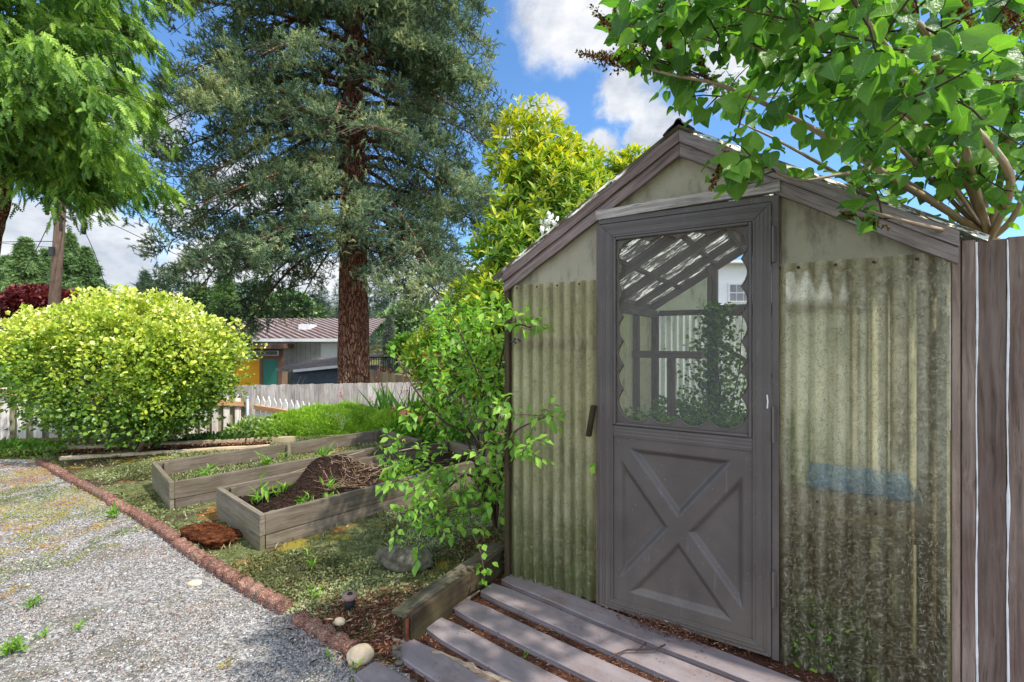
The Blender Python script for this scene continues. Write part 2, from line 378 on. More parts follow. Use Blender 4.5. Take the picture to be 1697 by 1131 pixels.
leafmat('gravel_stone', [(0, (.09, .083, .076)), (.4, (.25, .235, .225)), (.8, (.42, .405, .395)), (.9, (.60, .58, .55)), (.93, (.33, .22, .15)), (1, (.48, .36, .27))], 0.0, .8, .25)

def m_lilac():
    m, t, o = newmat('leaf_lilac')
    a = attr(t, 'rnd').outputs['Fac']; lc = attr(t, 'lc').outputs['Vector']; sp = t.n('ShaderNodeSeparateXYZ'); t.l(lc, sp.inputs[0])
    ax = t.math('ABSOLUTE', sp.outputs[0]); lat = t.math('ABSOLUTE', t.math('SINE', t.math('MULTIPLY', t.math('SUBTRACT', sp.outputs[1], t.math('MULTIPLY', ax, .75)), 17.0)))
    vein = t.math('MAXIMUM', t.step(ax, .028, .008), t.math('MULTIPLY', t.step(lat, .14, .02), .6))
    c = t.ramp(a, [(0, (.042, .12, .035)), (.5, (.11, .26, .042)), (1, (.25, .46, .06))])
    c = t.mix(t.math('MULTIPLY', t.step(t.noise(attr(t, 'gc').outputs['Vector'], 55, 4, .65), .5, .7), .35), c, (.12, .20, .03))
    c = t.mix(t.math('MULTIPLY', vein, .55), c, (.26, .42, .14))
    p = bsdf(t, c, .40, .42, t.bump(t.math('SUBTRACT', t.noise(lc, 7, 2, .5), t.math('MULTIPLY', vein, .35)), .5, .006))
    tr = t.n('ShaderNodeBsdfTranslucent'); t.l(t.mix(1.0, c, (1.15, 1.3, .5), 'MULTIPLY'), tr.inputs[0])
    mx = t.n('ShaderNodeMixShader'); mx.inputs[0].default_value = .52; t.l(p.outputs[0], mx.inputs[1]); t.l(tr.outputs[0], mx.inputs[2]); t.l(mx.outputs[0], o.inputs[0])
m_lilac()
def m_ground():
    m, t, o = newmat('garden_ground')
    gc = attr(t, 'gc').outputs['Vector']
    n = t.noise(gc, 1.3, 6, .65); n2 = t.noise(t.map(gc, loc=(7, 3, 0)), 2.1, 6, .7); fine = t.noise(gc, 60, 5, .75)
    c = t.ramp(fine, [(.3, (.06, .065, .022)), (.5, (.135, .15, .055)), (.68, (.25, .27, .12))])
    mid = t.noise(t.map(gc, loc=(3, 3, 3)), 16, 6, .8)
    c = t.mix(t.math('MULTIPLY', t.step(mid, .46, .60), .75), c, (.055, .06, .022))
    c = t.mix(t.math('MULTIPLY', t.step(mid, .44, .34), .7), c, (.34, .36, .19))
    c = t.mix(t.step(n, .50, .58), c, t.mix(t.step(fine, .4, .6), (.040, .025, .016), (.10, .07, .045)))
    c = t.mix(t.math('MULTIPLY', t.step(n2, .54, .62), .8), c, (.30, .23, .03))
    c = t.mix(t.math('MULTIPLY', t.step(t.noise(t.map(gc, loc=(1, 13, 0)), 1.7, 5, .7), .57, .63), .8), c, (.30, .12, .035))
    p = bsdf(t, c, .95, .1, t.bump(t.math('ADD', fine, t.noise(gc, 14, 5, .7)), .8, .02)); t.l(p.outputs[0], o.inputs[0])
m_ground()
def m_gravel():
    m, t, o = newmat('gravel_sheet')
    gc = attr(t, 'gc').outputs['Vector']
    v = t.voro(gc, 85, out=1); sp = t.n('ShaderNodeSeparateXYZ'); t.l(v, sp.inputs[0])
    c = t.ramp(sp.outputs[0], [(.0, (.10, .095, .09)), (.45, (.27, .255, .24)), (.85, (.42, .40, .38)), (1, (.55, .51, .46))])
    n = t.noise(gc, .9, 6, .68); n2 = t.noise(t.map(gc, loc=(4, 9, 0)), 1.5, 6, .7)
    fine = t.noise(gc, 40, 4, .7)
    s = t.n('ShaderNodeSeparateXYZ'); t.l(gc, s.inputs[0])
    far = t.step(s.outputs[1], 1.9, 3.6)
    moss = t.math('MULTIPLY', t.step(t.math('ADD', n, t.math('MULTIPLY', fine, .14)), .62, .69), far)
    c = t.mix(moss, c, t.mix(fine, (.12, .13, .02), (.30, .25, .03)))
    tan = t.math('MULTIPLY', t.math('MULTIPLY', t.step(n2, .50, .64), .55), far)
    c = t.mix(tan, c, (.34, .21, .13))
    c = t.mix(t.math('MULTIPLY', t.step(t.noise(t.map(gc, loc=(2, 5, 0)), 3, 5, .7), .50, .62), .7), c, (.13, .12, .08))
    h = t.voro(gc, 85)
    p = bsdf(t, c, .9, .2, t.bump(t.math('SUBTRACT', 1.0, h), 1.0, .01)); t.l(p.outputs[0], o.inputs[0])
m_gravel()
def m_litter():
    m, t, o = newmat('bark_litter')
    gc = attr(t, 'gc').outputs['Vector']
    v = t.noise(t.map(gc, (60, 150, 60)), 1, 5, .8)
    c = t.ramp(v, [(.3, (.025, .013, .010)), (.5, (.11, .048, .030)), (.7, (.26, .14, .09))])
    p = bsdf(t, c, .95, .1, t.bump(v, 1, .02)); t.l(p.outputs[0], o.inputs[0])
m_litter()
def m_ribroof():
    m, t, o = newmat('ribbed_roof')
    gc = attr(t, 'gc').outputs['Vector']
    s = t.n('ShaderNodeSeparateXYZ'); t.l(gc, s.inputs[0])
    rib = t.math('SINE', t.math('MULTIPLY', s.outputs[0], 16.0))
    c = t.mix(t.step(rib, .2, .7), (.07, .038, .03), (.30, .26, .25))
    c = t.mix(t.math('MULTIPLY', t.step(t.noise(gc, 1.4, 6, .7), .45, .65), .7), c, (.15, .075, .055))
    p = bsdf(t, c, .8, .2, t.bump(rib, .7, .03)); t.l(p.outputs[0], o.inputs[0])
m_ribroof()
def m_siding():
    m, t, o = newmat('white_siding')
    gc = attr(t, 'gc').outputs['Vector']
    s = t.n('ShaderNodeSeparateXYZ'); t.l(gc, s.inputs[0])
    g = t.math('FRACT', t.math('MULTIPLY', s.outputs[0], 4.0))
    c = t.mix(t.step(g, .07, .03), (.80, .81, .82), (.25, .25, .25))
    c = t.mix(t.math('MULTIPLY', t.step(t.noise(gc, 1.2, 6, .7), .5, .7), .4), c, (.30, .32, .24))
    p = bsdf(t, c, .7, .2); t.l(p.outputs[0], o.inputs[0])
m_siding()

# ------------------------------------------------------------------ geometry helpers
def ihash(ix, iy, iz, seed):
    h = (ix * 374761393 + iy * 668265263 + iz * 2147483647 + seed * 974634777) & 0xffffffff
    h = ((h ^ (h >> 13)) * 1274126177) & 0xffffffff
    return ((h ^ (h >> 16)) & 0xffff) / 65535.0
def vnoise(p, seed=0):
    p = np.asarray(p, float); i = np.floor(p).astype(np.int64); f = p - i; u = f * f * (3 - 2 * f)
    r = 0
    for a in (0, 1):
        for b in (0, 1):
            for c in (0, 1):
                wgt = (u[..., 0] if a else 1 - u[..., 0]) * (u[..., 1] if b else 1 - u[..., 1]) * (u[..., 2] if c else 1 - u[..., 2])
                r = r + wgt * ihash(i[..., 0] + a, i[..., 1] + b, i[..., 2] + c, seed)
    return r
def fbm(p, seed=0, oct=3):
    p = np.asarray(p, float); r = 0; a = 1; s = 0
    for k in range(oct):
        r = r + a * vnoise(p * 2 ** k, seed + k); s += a; a *= .5
    return r / s

class Geo:
    def __init__(s): s.v = []; s.f = []; s.gc = []; s.rnd = []; s.n = 0; s.rib = []
    def add(s, v, f, gc=None, rnd=0.5, rib=None):
        v = np.asarray(v, float).reshape(-1, 3)
        s.f.extend([tuple(int(i) + s.n for i in q) for q in f])
        s.v.append(v); s.gc.append(v.copy() if gc is None else np.asarray(gc, float).reshape(-1, 3))
        s.rnd.append(np.full(len(v), rnd) if np.isscalar(rnd) else np.asarray(rnd, float))
        s.rib.append(np.zeros(len(v)) if rib is None else np.asarray(rib, float))
        s.n += len(v); return s
    def box(s, x0, x1, y0, y1, z0, z1, axis=0, rnd=None):
        """axis = which axis the grain runs along"""
        v = np.array([(x, y, z) for x in (x0, x1) for y in (y0, y1) for z in (z0, z1)], float)
        f = [(0, 1, 3, 2), (4, 6, 7, 5), (0, 4, 5, 1), (2, 3, 7, 6), (0, 2, 6, 4), (1, 5, 7, 3)]
        gc = np.roll(v, -axis, axis=1) + np.array([random.uniform(0, 9), random.uniform(0, 9), random.uniform(0, 9)])
        return s.add(v, f, gc, random.random() if rnd is None else rnd)
    def obox(s, p0, p1, width, h0, h1, side=None, rnd=None, seg=1, wob=0.0):
        """board from p0 to p1 (centre line), width across horizontally, from z+h0 to z+h1"""
        p0 = np.array(p0, float); p1 = np.array(p1, float); d = p1 - p0; L = np.linalg.norm(d)
        dh = d / L; sd = np.array([-dh[1], dh[0], 0]); sd /= np.linalg.norm(sd) + 1e-9
        off = np.random.default_rng(random.randint(0, 10 ** 6)).uniform(0, 9, 3)
        V, GC, Fc = [], [], []
        for k in range(seg + 1):
            t = k / seg; c = p0 + d * t
            for a, b in ((-1, h0), (1, h0), (1, h1), (-1, h1)):
                jit = wob * (random.random() - .5)
                V.append(c + sd * (a * width / 2 + jit) + np.array([0, 0, b + wob * (random.random() - .5) * (1 if b > 0 else 0)]))
                GC.append(np.array([t * L, a * width / 2, b]) + off)
        for k in range(seg):
            b = 4 * k
            for j in range(4):
                Fc.append((b + j, b + (j + 1) % 4, b + 4 + (j + 1) % 4, b + 4 + j))
        Fc.append((3, 2, 1, 0)); b = 4 * seg; Fc.append((b, b + 1, b + 2, b + 3))
        return s.add(V, Fc, GC, random.random() if rnd is None else rnd)
    def tube(s, pts, rad, n=8, cap=True, rnd=None, ridges=0.0):
        pts = [np.array(p, float) for p in pts]; m = len(pts)
        if np.isscalar(rad): rad = [rad] * m
        V, GC, Fc = [], [], []; L = 0; off = random.uniform(0, 9)
        up = np.array([0, 0, 1.0])
        for k in range(m):
            d = pts[min(k + 1, m - 1)] - pts[max(k - 1, 0)]; d /= np.linalg.norm(d) + 1e-9
            ref = up if abs(d[2]) < .9 else np.array([1.0, 0, 0])
            a = np.cross(d, ref); a /= np.linalg.norm(a); b = np.cross(a, d)
            if k: L += np.linalg.norm(pts[k] - pts[k - 1])
            for j in range(n):
                th = 2 * math.pi * j / n; r = rad[k] * (1 + ridges * (random.random() - .5))
                V.append(pts[k] + (a * math.cos(th) + b * math.sin(th)) * r)
                GC.append((L + off, math.cos(th) * rad[k], math.sin(th) * rad[k]))
        for k in range(m - 1):
            for j in range(n):
                Fc.append((k * n + j, k * n + (j + 1) % n, (k + 1) * n + (j + 1) % n, (k + 1) * n + j))
        if cap:
            Fc.append(tuple(range(n - 1, -1, -1))); Fc.append(tuple((m - 1) * n + j for j in range(n)))
        return s.add(V, Fc, GC, random.random() if rnd is None else rnd)
    def sphere(s, c, r, seg=10, rings=7, lump=0.0, seed=0, rnd=None):
        r = np.array([r, r, r] if np.isscalar(r) else r, float); V = [(0, 0, 1)]
        for i in range(1, rings):
            ph = math.pi * i / rings
            for j in range(seg):
                th = 2 * math.pi * j / seg; V.append((math.sin(ph) * math.cos(th), math.sin(ph) * math.sin(th), math.cos(ph)))
        V.append((0, 0, -1)); V = np.array(V)
        if lump: V = V * (1 + lump * (fbm(V * 1.3 + seed * 3.7 + 5, seed, 4) - .5) * 2)[:, None]
        Fc = [(0, 1 + j, 1 + (j + 1) % seg) for j in range(seg)]
        for i in range(rings - 2):
            for j in range(seg):
                a = 1 + i * seg; Fc.append((a + j, a + seg + j, a + seg + (j + 1) % seg, a + (j + 1) % seg))
        a = 1 + (rings - 2) * seg; l = len(V) - 1
        Fc += [(a + j, l, a + (j + 1) % seg) for j in range(seg)]
        V = V * r + np.array(c, float)
        return s.add(V, Fc, V + seed, random.random() if rnd is None else rnd)
    def mesh(s, name, smooth=False):
        me = bpy.data.meshes.new(name); v = np.concatenate(s.v)
        me.from_pydata(v.tolist(), [], s.f); put(me, 'gc', np.concatenate(s.gc)); put(me, 'rnd', np.concatenate(s.rnd)); put(me, 'rib', np.concatenate(s.rib))
        if smooth: me.polygons.foreach_set('use_smooth', np.ones(len(me.polygons), bool))
        me.update(); return me
def put(me, name, arr):
    if arr.ndim == 2:
        a = me.attributes.new(name, 'FLOAT_VECTOR', 'POINT'); a.data.foreach_set('vector', arr.astype(np.float32).ravel())
    else:
        a = me.attributes.new(name, 'FLOAT', 'POINT'); a.data.foreach_set('value', arr.astype(np.float32).ravel())

def thing(name, label, cat, loc=(0, 0, 0), rotz=0.0, group=None):
    o = bpy.data.objects.new(name, None); C.objects.link(o); o.location = loc; o.rotation_euler = (0, 0, rotz)
    o.empty_display_size = .1
    o['label'] = label; o['category'] = cat
    if group: o['group'] = group
    return o
def tag(o, label, cat, group=None):
    o['label'] = label; o['category'] = cat
    if group: o['group'] = group
    return o
def mk(name, geo, mat, parent=None, local=False, smooth=False, bevel=0.0, label=None):
    me = geo.mesh(name, smooth) if isinstance(geo, Geo) else geo
    me.materials.append(MATS[mat]) if not me.materials else None
    o = bpy.data.objects.new(name, me); C.objects.link(o)
    if parent is not None:
        o.parent = parent
        if not local:     # the mesh is in world coordinates: take the chain's offset out
            off = Vector((0, 0, 0)); q = parent
            while q is not None:
                off += q.location; q = q.parent
            me.transform(Matrix.Translation(-off))
    else:
        if not local:     # origin at the foot of the mesh
            co = np.empty(len(me.vertices) * 3); me.vertices.foreach_get('co', co); co = co.reshape(-1, 3)
            c = Vector(((co[:, 0].min() + co[:, 0].max()) / 2, (co[:, 1].min() + co[:, 1].max()) / 2, co[:, 2].min()))
            me.transform(Matrix.Translation(-c)); o.location = c
    if bevel:
        b = o.modifiers.new('bevel', 'BEVEL'); b.width = bevel; b.segments = 2; b.limit_method = 'ANGLE'
    if label: o['label'] = label
    return o
def struct(o, kind='structure'):
    o['kind'] = kind; return o

# --- leaf templates: along +Y, normal +Z, length 1, triangles only
def tri_leaf(wd=.32, fold=.10, droop=.12):
    v = np.array([(0, 0, 0), (-wd * .8, .30, fold), (-wd, .55, fold), (0, 1, -droop), (wd, .55, fold), (wd * .8, .30, fold), (0, .5, 0)])
    f = np.array([(0, 6, 1), (1, 6, 2), (2, 6, 3), (6, 4, 3), (5, 4, 6), (0, 5, 6)])
    return v, f
def simple_leaf(wd=.3, fold=.08):
    v = np.array([(0, 0, 0), (-wd, .45, fold), (0, 1, -.05), (wd, .45, fold)]); f = np.array([(0, 3, 2), (0, 2, 1)]); return v, f
def heart_leaf():
    rows = [(0, .0), (-.02, .18), (.03, .36), (.15, .47), (.32, .50), (.5, .45), (.68, .33), (.84, .18), (.94, .07), (1.0, .0)]
    V = []; Fc = []
    for y, wd in rows:
        z = -.28 * max(y, 0) ** 2
        V += [(-wd, y, z + wd * .32 + .05 * math.sin(y * 9)), (-wd * .5, y + .01, z + wd * .10), (0, y + (.06 if y < .1 else 0), z), (wd * .5, y + .01, z + wd * .10), (wd, y, z + wd * .32 - .05 * math.sin(y * 7))]
    for k in range(len(rows) - 1):
        for j in range(4):
            a = k * 5 + j; Fc += [(a, a + 1, a + 6), (a, a + 6, a + 5)]
    return np.array(V), np.array(Fc)
def needle_spray(n=9, seed=3, fat=1.0):
    r = np.random.default_rng(seed); V, Fc = [], []
    for k in range(n):
        b = np.array([0, k / n * .85, 0]); side = -1 if k % 2 else 1
        d = np.array([side * (.32 + .2 * r.random()), .30 + .15 * r.random(), r.uniform(-.25, .25)])
        if k == n - 1: d = np.array([0, .35, 0])
        wv = (np.array([.0, .05, .03]) if k != n - 1 else np.array([.05, 0, 0])) * fat; i = len(V)
        V += [b - wv, b + wv, b + d]; Fc.append((i, i + 1, i + 2))
    i = len(V); V += [(-.03, 0, 0), (.03, 0, 0), (0, 1, 0)]; Fc.append((i, i + 1, i + 2))
    return np.array(V), np.array(Fc)
def brush(n=14, seed=5):
    r = np.random.default_rng(seed); V, Fc = [], []
    for k in range(n):
        t = .08 + .85 * k / n; th = k * 2.4; L = .30 * (1 - .35 * t); b = np.array([0, t, 0]); d = np.array([math.cos(th) * L, .22, math.sin(th) * L]); wv = np.array([-math.sin(th), .3, math.cos(th)]) * .055; i = len(V)
        V += [b - wv, b + wv, b + d]; Fc.append((i, i + 1, i + 2))
    i = len(V); V += [(-.05, .0, 0), (.05, .0, 0), (0, 1.12, 0)]; Fc.append((i, i + 1, i + 2)); i = len(V); V += [(0, 0, -.05), (0, 0, .05), (0, 1.12, 0)]; Fc.append((i, i + 1, i + 2))
    return np.array(V), np.array(Fc)
def frond(n=7, droop=.55, wd_=.42):
    V, Fc = [], []
    for k in range(n):
        t = k / n; b = np.array([0, t, -droop * t * t]); side = -1 if k % 2 else 1
        L = wd_ * (1 - t * .6); d = np.array([side * L, L * .6, -.12 * L]); wv = np.array([0, .075, -.05]); i = len(V)
        V += [b - wv, b + wv, b + d, b + d * .55 + np.array([0, .09, 0])]; Fc += [(i, i + 3, i + 1), (i, i + 2, i + 3)]
    i = len(V); V += [(-.05, .3, -droop * .1), (.05, .3, -droop * .1), (0, 1.1, -droop * 1.1)]; Fc.append((i, i + 1, i + 2))
    return np.array(V), np.array(Fc)
def blade():
    V = []; Fc = []
    for k in range(5):
        t = k / 4; wd = .045 * (1 - t ** 2) + .004; V += [(-wd, t, -.25 * t * t), (wd, t, -.25 * t * t)]
    for k in range(4):
        a = 2 * k; Fc += [(a, a + 1, a + 3), (a, a + 3, a + 2)]
    return np.array(V), np.array(Fc)
def stone_t():
    v = np.array([(1, 0, 0), (-1, 0, 0), (0, 1, 0), (0, -1, 0), (0, 0, .7), (0, 0, -.5), (.6, .6, .3), (-.6, -.5, .35)], float)
    f = np.array([(0, 6, 4), (6, 2, 4), (2, 1, 4), (1, 7, 4), (7, 3, 4), (3, 0, 4), (0, 2, 6), (2, 0, 5), (1, 2, 5), (3, 1, 5), (0, 3, 5), (1, 3, 7)]); return v, f

def unit(a): return a / (np.linalg.norm(a, axis=-1, keepdims=True) + 1e-9)
def frames(d, nrm):
    d = unit(d); s = unit(np.cross(d, nrm)); n = np.cross(s, d)
    return np.stack([s, d, n], axis=-1)      # columns
def leaves(name, tmpl, P, Dd, Nn, size, rnd, mat, smooth=False):
    tv, tf = tmpl; N = len(P); M = frames(Dd, Nn)
    sz = np.broadcast_to(np.asarray(size, float), (N,))
    V = np.einsum('nij,kj->nki', M, tv) * sz[:, None, None] + P[:, None, :]
    k = len(tv); Fc = (tf[None] + (np.arange(N) * k)[:, None, None]).reshape(-1, 3)
    me = bpy.data.meshes.new(name); V = V.reshape(-1, 3)
    me.vertices.add(len(V)); me.vertices.foreach_set('co', V.astype(np.float32).ravel())
    me.loops.add(len(Fc) * 3); me.loops.foreach_set('vertex_index', Fc.astype(np.int32).ravel())
    me.polygons.add(len(Fc)); me.polygons.foreach_set('loop_start', np.arange(0, len(Fc) * 3, 3, dtype=np.int32))
    me.polygons.foreach_set('loop_total', np.full(len(Fc), 3, np.int32))
    if smooth: me.polygons.foreach_set('use_smooth', np.ones(len(Fc), bool))
    put(me, 'rnd', np.repeat(np.clip(rnd, 0, 1), k)); put(me, 'gc', V); put(me, 'lc', np.tile(tv, (N, 1)))
    me.update(calc_edges=True); me.materials.append(MATS[mat]); return me
def proj(P):
    return CX + P[:, 0] / P[:, 1] * F_PX, CY - (P[:, 2] - CAMZ) / P[:, 1] * F_PX

def crown(blobs, n, lump=.35, lscale=1.6, seed=0, shell=.55):
    """points spread through lumpy ellipsoids, denser toward the surface; returns points and outward directions"""
    r = np.random.default_rng(seed); vol = np.array([b[3] * b[4] * b[5] for b in blobs]) ** .8; cnt = (n * vol / vol.sum()).astype(int)
    PP, DD = [], []
    for b, c in zip(blobs, cnt):
        d = unit(r.normal(size=(c, 3))); rr = 1 - shell * r.random(c) ** 1.7
        base = d * np.array(b[3:6]); ctr = np.array(b[:3])
        k = 1 + lump * (fbm((base + ctr) * lscale + 31, seed, 3) - .5) * 2
        k = k + lump * .7 * (vnoise((base + ctr) * lscale * 3.2 + 7, seed + 9) - .5)
        PP.append(ctr + base * (rr * k)[:, None]); DD.append(unit(d / np.array(b[3:6])))
    return np.concatenate(PP), np.concatenate(DD)

def hgt(x, y):
    """ground height"""
    x = np.asarray(x, float); y = np.asarray(y, float)
    z = np.zeros_like(x)
    fall = np.clip((y - 6.9) / 2.6, 0, 1); fall = fall * fall * (3 - 2 * fall)
    side = np.clip((x + 8.5) / 3.0, 0, 1)
    z = z - fall * (.25 + .55 * side) - np.clip((y - 10) / 12, 0, 1) * 1.0
    # raised soil held by the timber: left of the line through the timber
    q = (x - TB0[0]) * E1[0] + (y - TB0[1]) * E1[1]     # distance to the right of the timber line
    tt = (x - TB0[0]) * E2[0] + (y - TB0[1]) * E2[1]
    lift = np.clip(1 + (q - .03) / .75, 0, 1) * (q < -.028) * np.clip((tt + .05) / .35, 0, 1) * np.clip((3.5 - tt) / 1.6, 0, 1)
    z = z + .105 * lift
    near = (y < 8) & (x < 1.5)
    z = z + near * (fbm(np.stack([x * 1.4, y * 1.4, x * 0], -1) + 11, 5, 3) - .5) * .03
    return z
E1 = (.8526, -.5225); E2 = (.5225, .8526)
TB0 = (-.50, 2.26)

# ------------------------------------------------------------------ ground
def grid_mesh(xs, ys, mat, name, zoff=0.0, poly=None):
    X, Y = np.meshgrid(xs, ys, indexing='ij'); Z = hgt(X, Y) + zoff
    V = np.stack([X, Y, Z], -1).reshape(-1, 3); nx, ny = len(xs), len(ys)
    i, j = np.meshgrid(np.arange(nx - 1), np.arange(ny - 1), indexing='ij'); a = (i * ny + j).ravel()
    Fc = np.stack([a, a + ny, a + ny + 1, a + 1], -1)
    if poly is not None:
        cxy = V[Fc].mean(1)[:, :2]; Fc = Fc[inside(cxy, poly)]
    g = Geo(); g.add(V, Fc.tolist()); return mk(name, g, mat, None, True, smooth=True)
def inside(pts, poly):
    x, y = pts[:, 0], pts[:, 1]; c = np.zeros(len(pts), bool); n = len(poly)
    for k in range(n):
        x0, y0 = poly[k]; x1, y1 = poly[(k + 1) % n]
        cond = ((y0 > y) != (y1 > y)) & (x < (x1 - x0) * (y - y0) / (y1 - y0 + 1e-12) + x0); c ^= cond
    return c
xs = np.concatenate([[-1500, -600, -250, -100, -50, -25, -15], np.arange(-11, -5, .25), np.arange(-5, 2.5, .05), np.arange(2.5, 8, .5), [12, 25, 60, 150, 400, 1500]])
ys = np.concatenate([[-600, -100, -20, -5, -1], np.arange(0, 1.5, .25), np.arange(1.5, 6.5, .05), np.arange(6.5, 12, .25), [13, 15, 18, 22, 30, 45, 80, 150, 400, 1500]])
struct(grid_mesh(xs, ys, 'garden_ground', 'ground'))
EDGE = [(-5.59, 5.61), (-3.916, 4.47), (-2.638, 3.584), (-2.07, 3.14), (-1.594, 2.793), (-1.186, 2.516), (-.74, 2.20)]
GP = [(-14, 5.2), (-9, 5.75), (-5.75, 5.75)] + EDGE + [(-.50, 2.10), (-.15, 1.75), (.5, .6), (1.0, -4), (-14, -4)]
struct(grid_mesh(np.concatenate([np.arange(-14, -4, .25), np.arange(-4, 1.1, .04)]), np.arange(-4, 5.8, .04), 'gravel_sheet', 'gravel_path', .006, GP))
LP = [(-.60, 2.50), (-.70, 2.32), (-.52, 2.12), (-.12, 1.74), (.5, .6), (3, .3), (2.2, 1.6), (1.2, 2.2), (.02, 2.98), (-.06, 2.9), (-.5, 2.24)]
struct(grid_mesh(np.arange(-1, 3, .04), np.arange(.3, 3.1, .04), 'bark_litter', 'bark_bed', .012, LP))

# ------------------------------------------------------------------ loose stones of the gravel, ground cover, litter
def scatter_poly(n, x0, x1, y0, y1, poly, r, ybias=1.0):
    x = r.uniform(x0, x1, n); y = y0 + (y1 - y0) * r.random(n) ** ybias; p = np.stack([x, y], -1); return p[inside(p, poly)]
r1 = np.random.default_rng(11)
p = scatter_poly(230000, -6.5, .6, 1.75, 5.7, GP, r1, 1.7)
vis = (np.abs(p[:, 0] / p[:, 1]) < 1.15) | (r1.random(len(p)) < .1); p = p[vis]
bald = fbm(np.stack([p[:, 0] * 3.1, p[:, 1] * 3.1, p[:, 0] * 0], -1) + 90, 18, 3); p = p[r1.random(len(p)) < np.clip(1.2 - np.clip(bald - .52, 0, 1) * 9, .35, 1)]
dens = fbm(np.stack([p[:, 0] * 1.2, p[:, 1] * 1.2, p[:, 0] * 0], -1) + 3, 8, 3)
p = p[r1.random(len(p)) < np.clip(1.5 - np.clip(dens - .45, 0, 1) * 16 * np.clip((p[:, 1] - 2.4) / 1.4, 0, 1), .10, 1)]
P = np.stack([p[:, 0], p[:, 1], hgt(p[:, 0], p[:, 1]) + .008], -1)
sz = .0026 + .0031 * r1.random(len(P)) ** 2 + .001 * P[:, 1] / 3
big = r1.random(len(P)) < .006; sz = np.where(big, r1.uniform(.009, .016, len(P)), sz)
o = mk('loose_gravel', leaves('loose_gravel', stone_t(), P, r1.normal(size=P.shape), r1.normal(size=P.shape) * .4 + (0, 0, 1), sz, r1.random(len(P)), 'gravel_stone'), 'gravel_stone', None, True)
struct(tag(o, 'fine grey and white crushed gravel of the driveway', 'gravel'), 'stuff')

pm = scatter_poly(260000, -6.5, .3, 2.0, 5.75, GP, r1, 1.0)
dm = fbm(np.stack([pm[:, 0] * 1.2, pm[:, 1] * 1.2, pm[:, 0] * 0], -1) + 3, 8, 3); fm = fbm(np.stack([pm[:, 0] * 9, pm[:, 1] * 9, pm[:, 0] * 0], -1), 2, 3)
pm = pm[(dm + (fm - .5) * .55 > .468 + .15 * np.clip((3.6 - pm[:, 1]) / 1.4, 0, 1)) & (r1.random(len(pm)) < .8)]
Pm = np.stack([pm[:, 0], pm[:, 1], hgt(pm[:, 0], pm[:, 1]) + .009], -1); dv = r1.normal(size=Pm.shape); dv[:, 2] = np.abs(dv[:, 2]) * .4 + .1
cm_ = fbm(np.stack([pm[:, 0] * 2, pm[:, 1] * 2, pm[:, 0] * 0], -1) + 40, 3, 3)
o = mk('gravel_moss', leaves('gravel_moss', simple_leaf(.38), Pm, dv, r1.normal(size=Pm.shape) * .4 + (0, 0, 1), r1.uniform(.006, .014, len(Pm)), np.clip(.5 + (cm_ - .5) * 3 + r1.normal(size=len(Pm)) * .15, 0, 1), 'leaf_rustmoss'), 'leaf_rustmoss', None, True)
struct(tag(o, 'yellow green and rusty moss patches spreading over the far gravel', 'moss'), 'stuff')
GARDEN = EDGE + [(-.62, 2.42), (-.5, 2.32), (-.03, 3.02), (.1, 3.6), (-.2, 7.0), (-6.6, 6.6), (-5.9, 5.8)]
r2 = np.random.default_rng(12)
p = scatter_poly(300000, -6.6, .3, 2.2, 7.0, GARDEN, r2, 1.5)
pn = fbm(np.stack([p[:, 0] * 1.7, p[:, 1] * 1.7, p[:, 0] * 0], -1) + 20, 9, 4)
p = p[(pn < .53) | (r2.random(len(p)) < .05)]; pn = fbm(np.stack([p[:, 0] * 3, p[:, 1] * 3, p[:, 0] * 0], -1), 4, 4)
P = np.stack([p[:, 0], p[:, 1], hgt(p[:, 0], p[:, 1]) + .004 + .008 * r2.random(len(p))], -1)
dv = r2.normal(size=P.shape); dv[:, 2] = np.abs(dv[:, 2]) * .5 + .15
o = mk('ground_cover', leaves('ground_cover', simple_leaf(.38), P, dv, r2.normal(size=P.shape) * .5 + (0, 0, 1), (.007 + .008 * r2.random(len(P))) * (1 + .12 * P[:, 1]), np.clip(.45 + (pn - .5) * 1.6 + r2.normal(size=len(P)) * .2, 0, 1), 'leaf_moss'), 'leaf_moss', None, True)
struct(tag(o, 'low mossy green ground cover growing between the edging and the raised beds', 'ground cover'), 'stuff')

n = 9000; p = scatter_poly(n, -6.6, .3, 2.2, 7.0, GARDEN, r2, 1.3); pn = fbm(np.stack([p[:, 0] * 2.2, p[:, 1] * 2.2, p[:, 0] * 0], -1) + 60, 9, 3); p = p[pn > .50]
P = np.stack([p[:, 0], p[:, 1], hgt(p[:, 0], p[:, 1]) + .002], -1); dv = r2.normal(size=P.shape) * .55; dv[:, 2] = 1
o = mk('grass_tufts', leaves('grass_tufts', simple_leaf(.09), P, dv, r2.normal(size=P.shape), r2.uniform(.02, .055, len(P)), r2.random(len(P)), 'leaf_moss'), 'leaf_moss', None, True)
struct(tag(o, 'sparse short grass blades sticking out of the ground cover', 'grass'), 'stuff')
def litter(name, n, region, zf, label, r, smin=.006, smax=.026, mat='leaf_dry'):
    p = region(n); P = np.stack([p[:, 0], p[:, 1], zf(p)], -1)
    d = r.normal(size=P.shape); d[:, 2] *= .12
    t = simple_leaf(.10, .02); o = mk(name, leaves(name, t, P, d, r.normal(size=P.shape) * .3 + (0, 0, 1), r.uniform(smin, smax, len(P)), r.random(len(P)), mat), mat, None, True)
    return struct(tag(o, label, 'debris'), 'stuff')
r3 = np.random.default_rng(13)
def reg1(n):
    a = scatter_poly(n, -1, 2.2, .9, 3.1, LP, r3); return a
litter('needle_litter', 42000, reg1, lambda p: hgt(p[:, 0], p[:, 1]) + .014 + .008 * r3.random(len(p)), 'red brown dead needles and bark chips lying between the deck boards', r3)
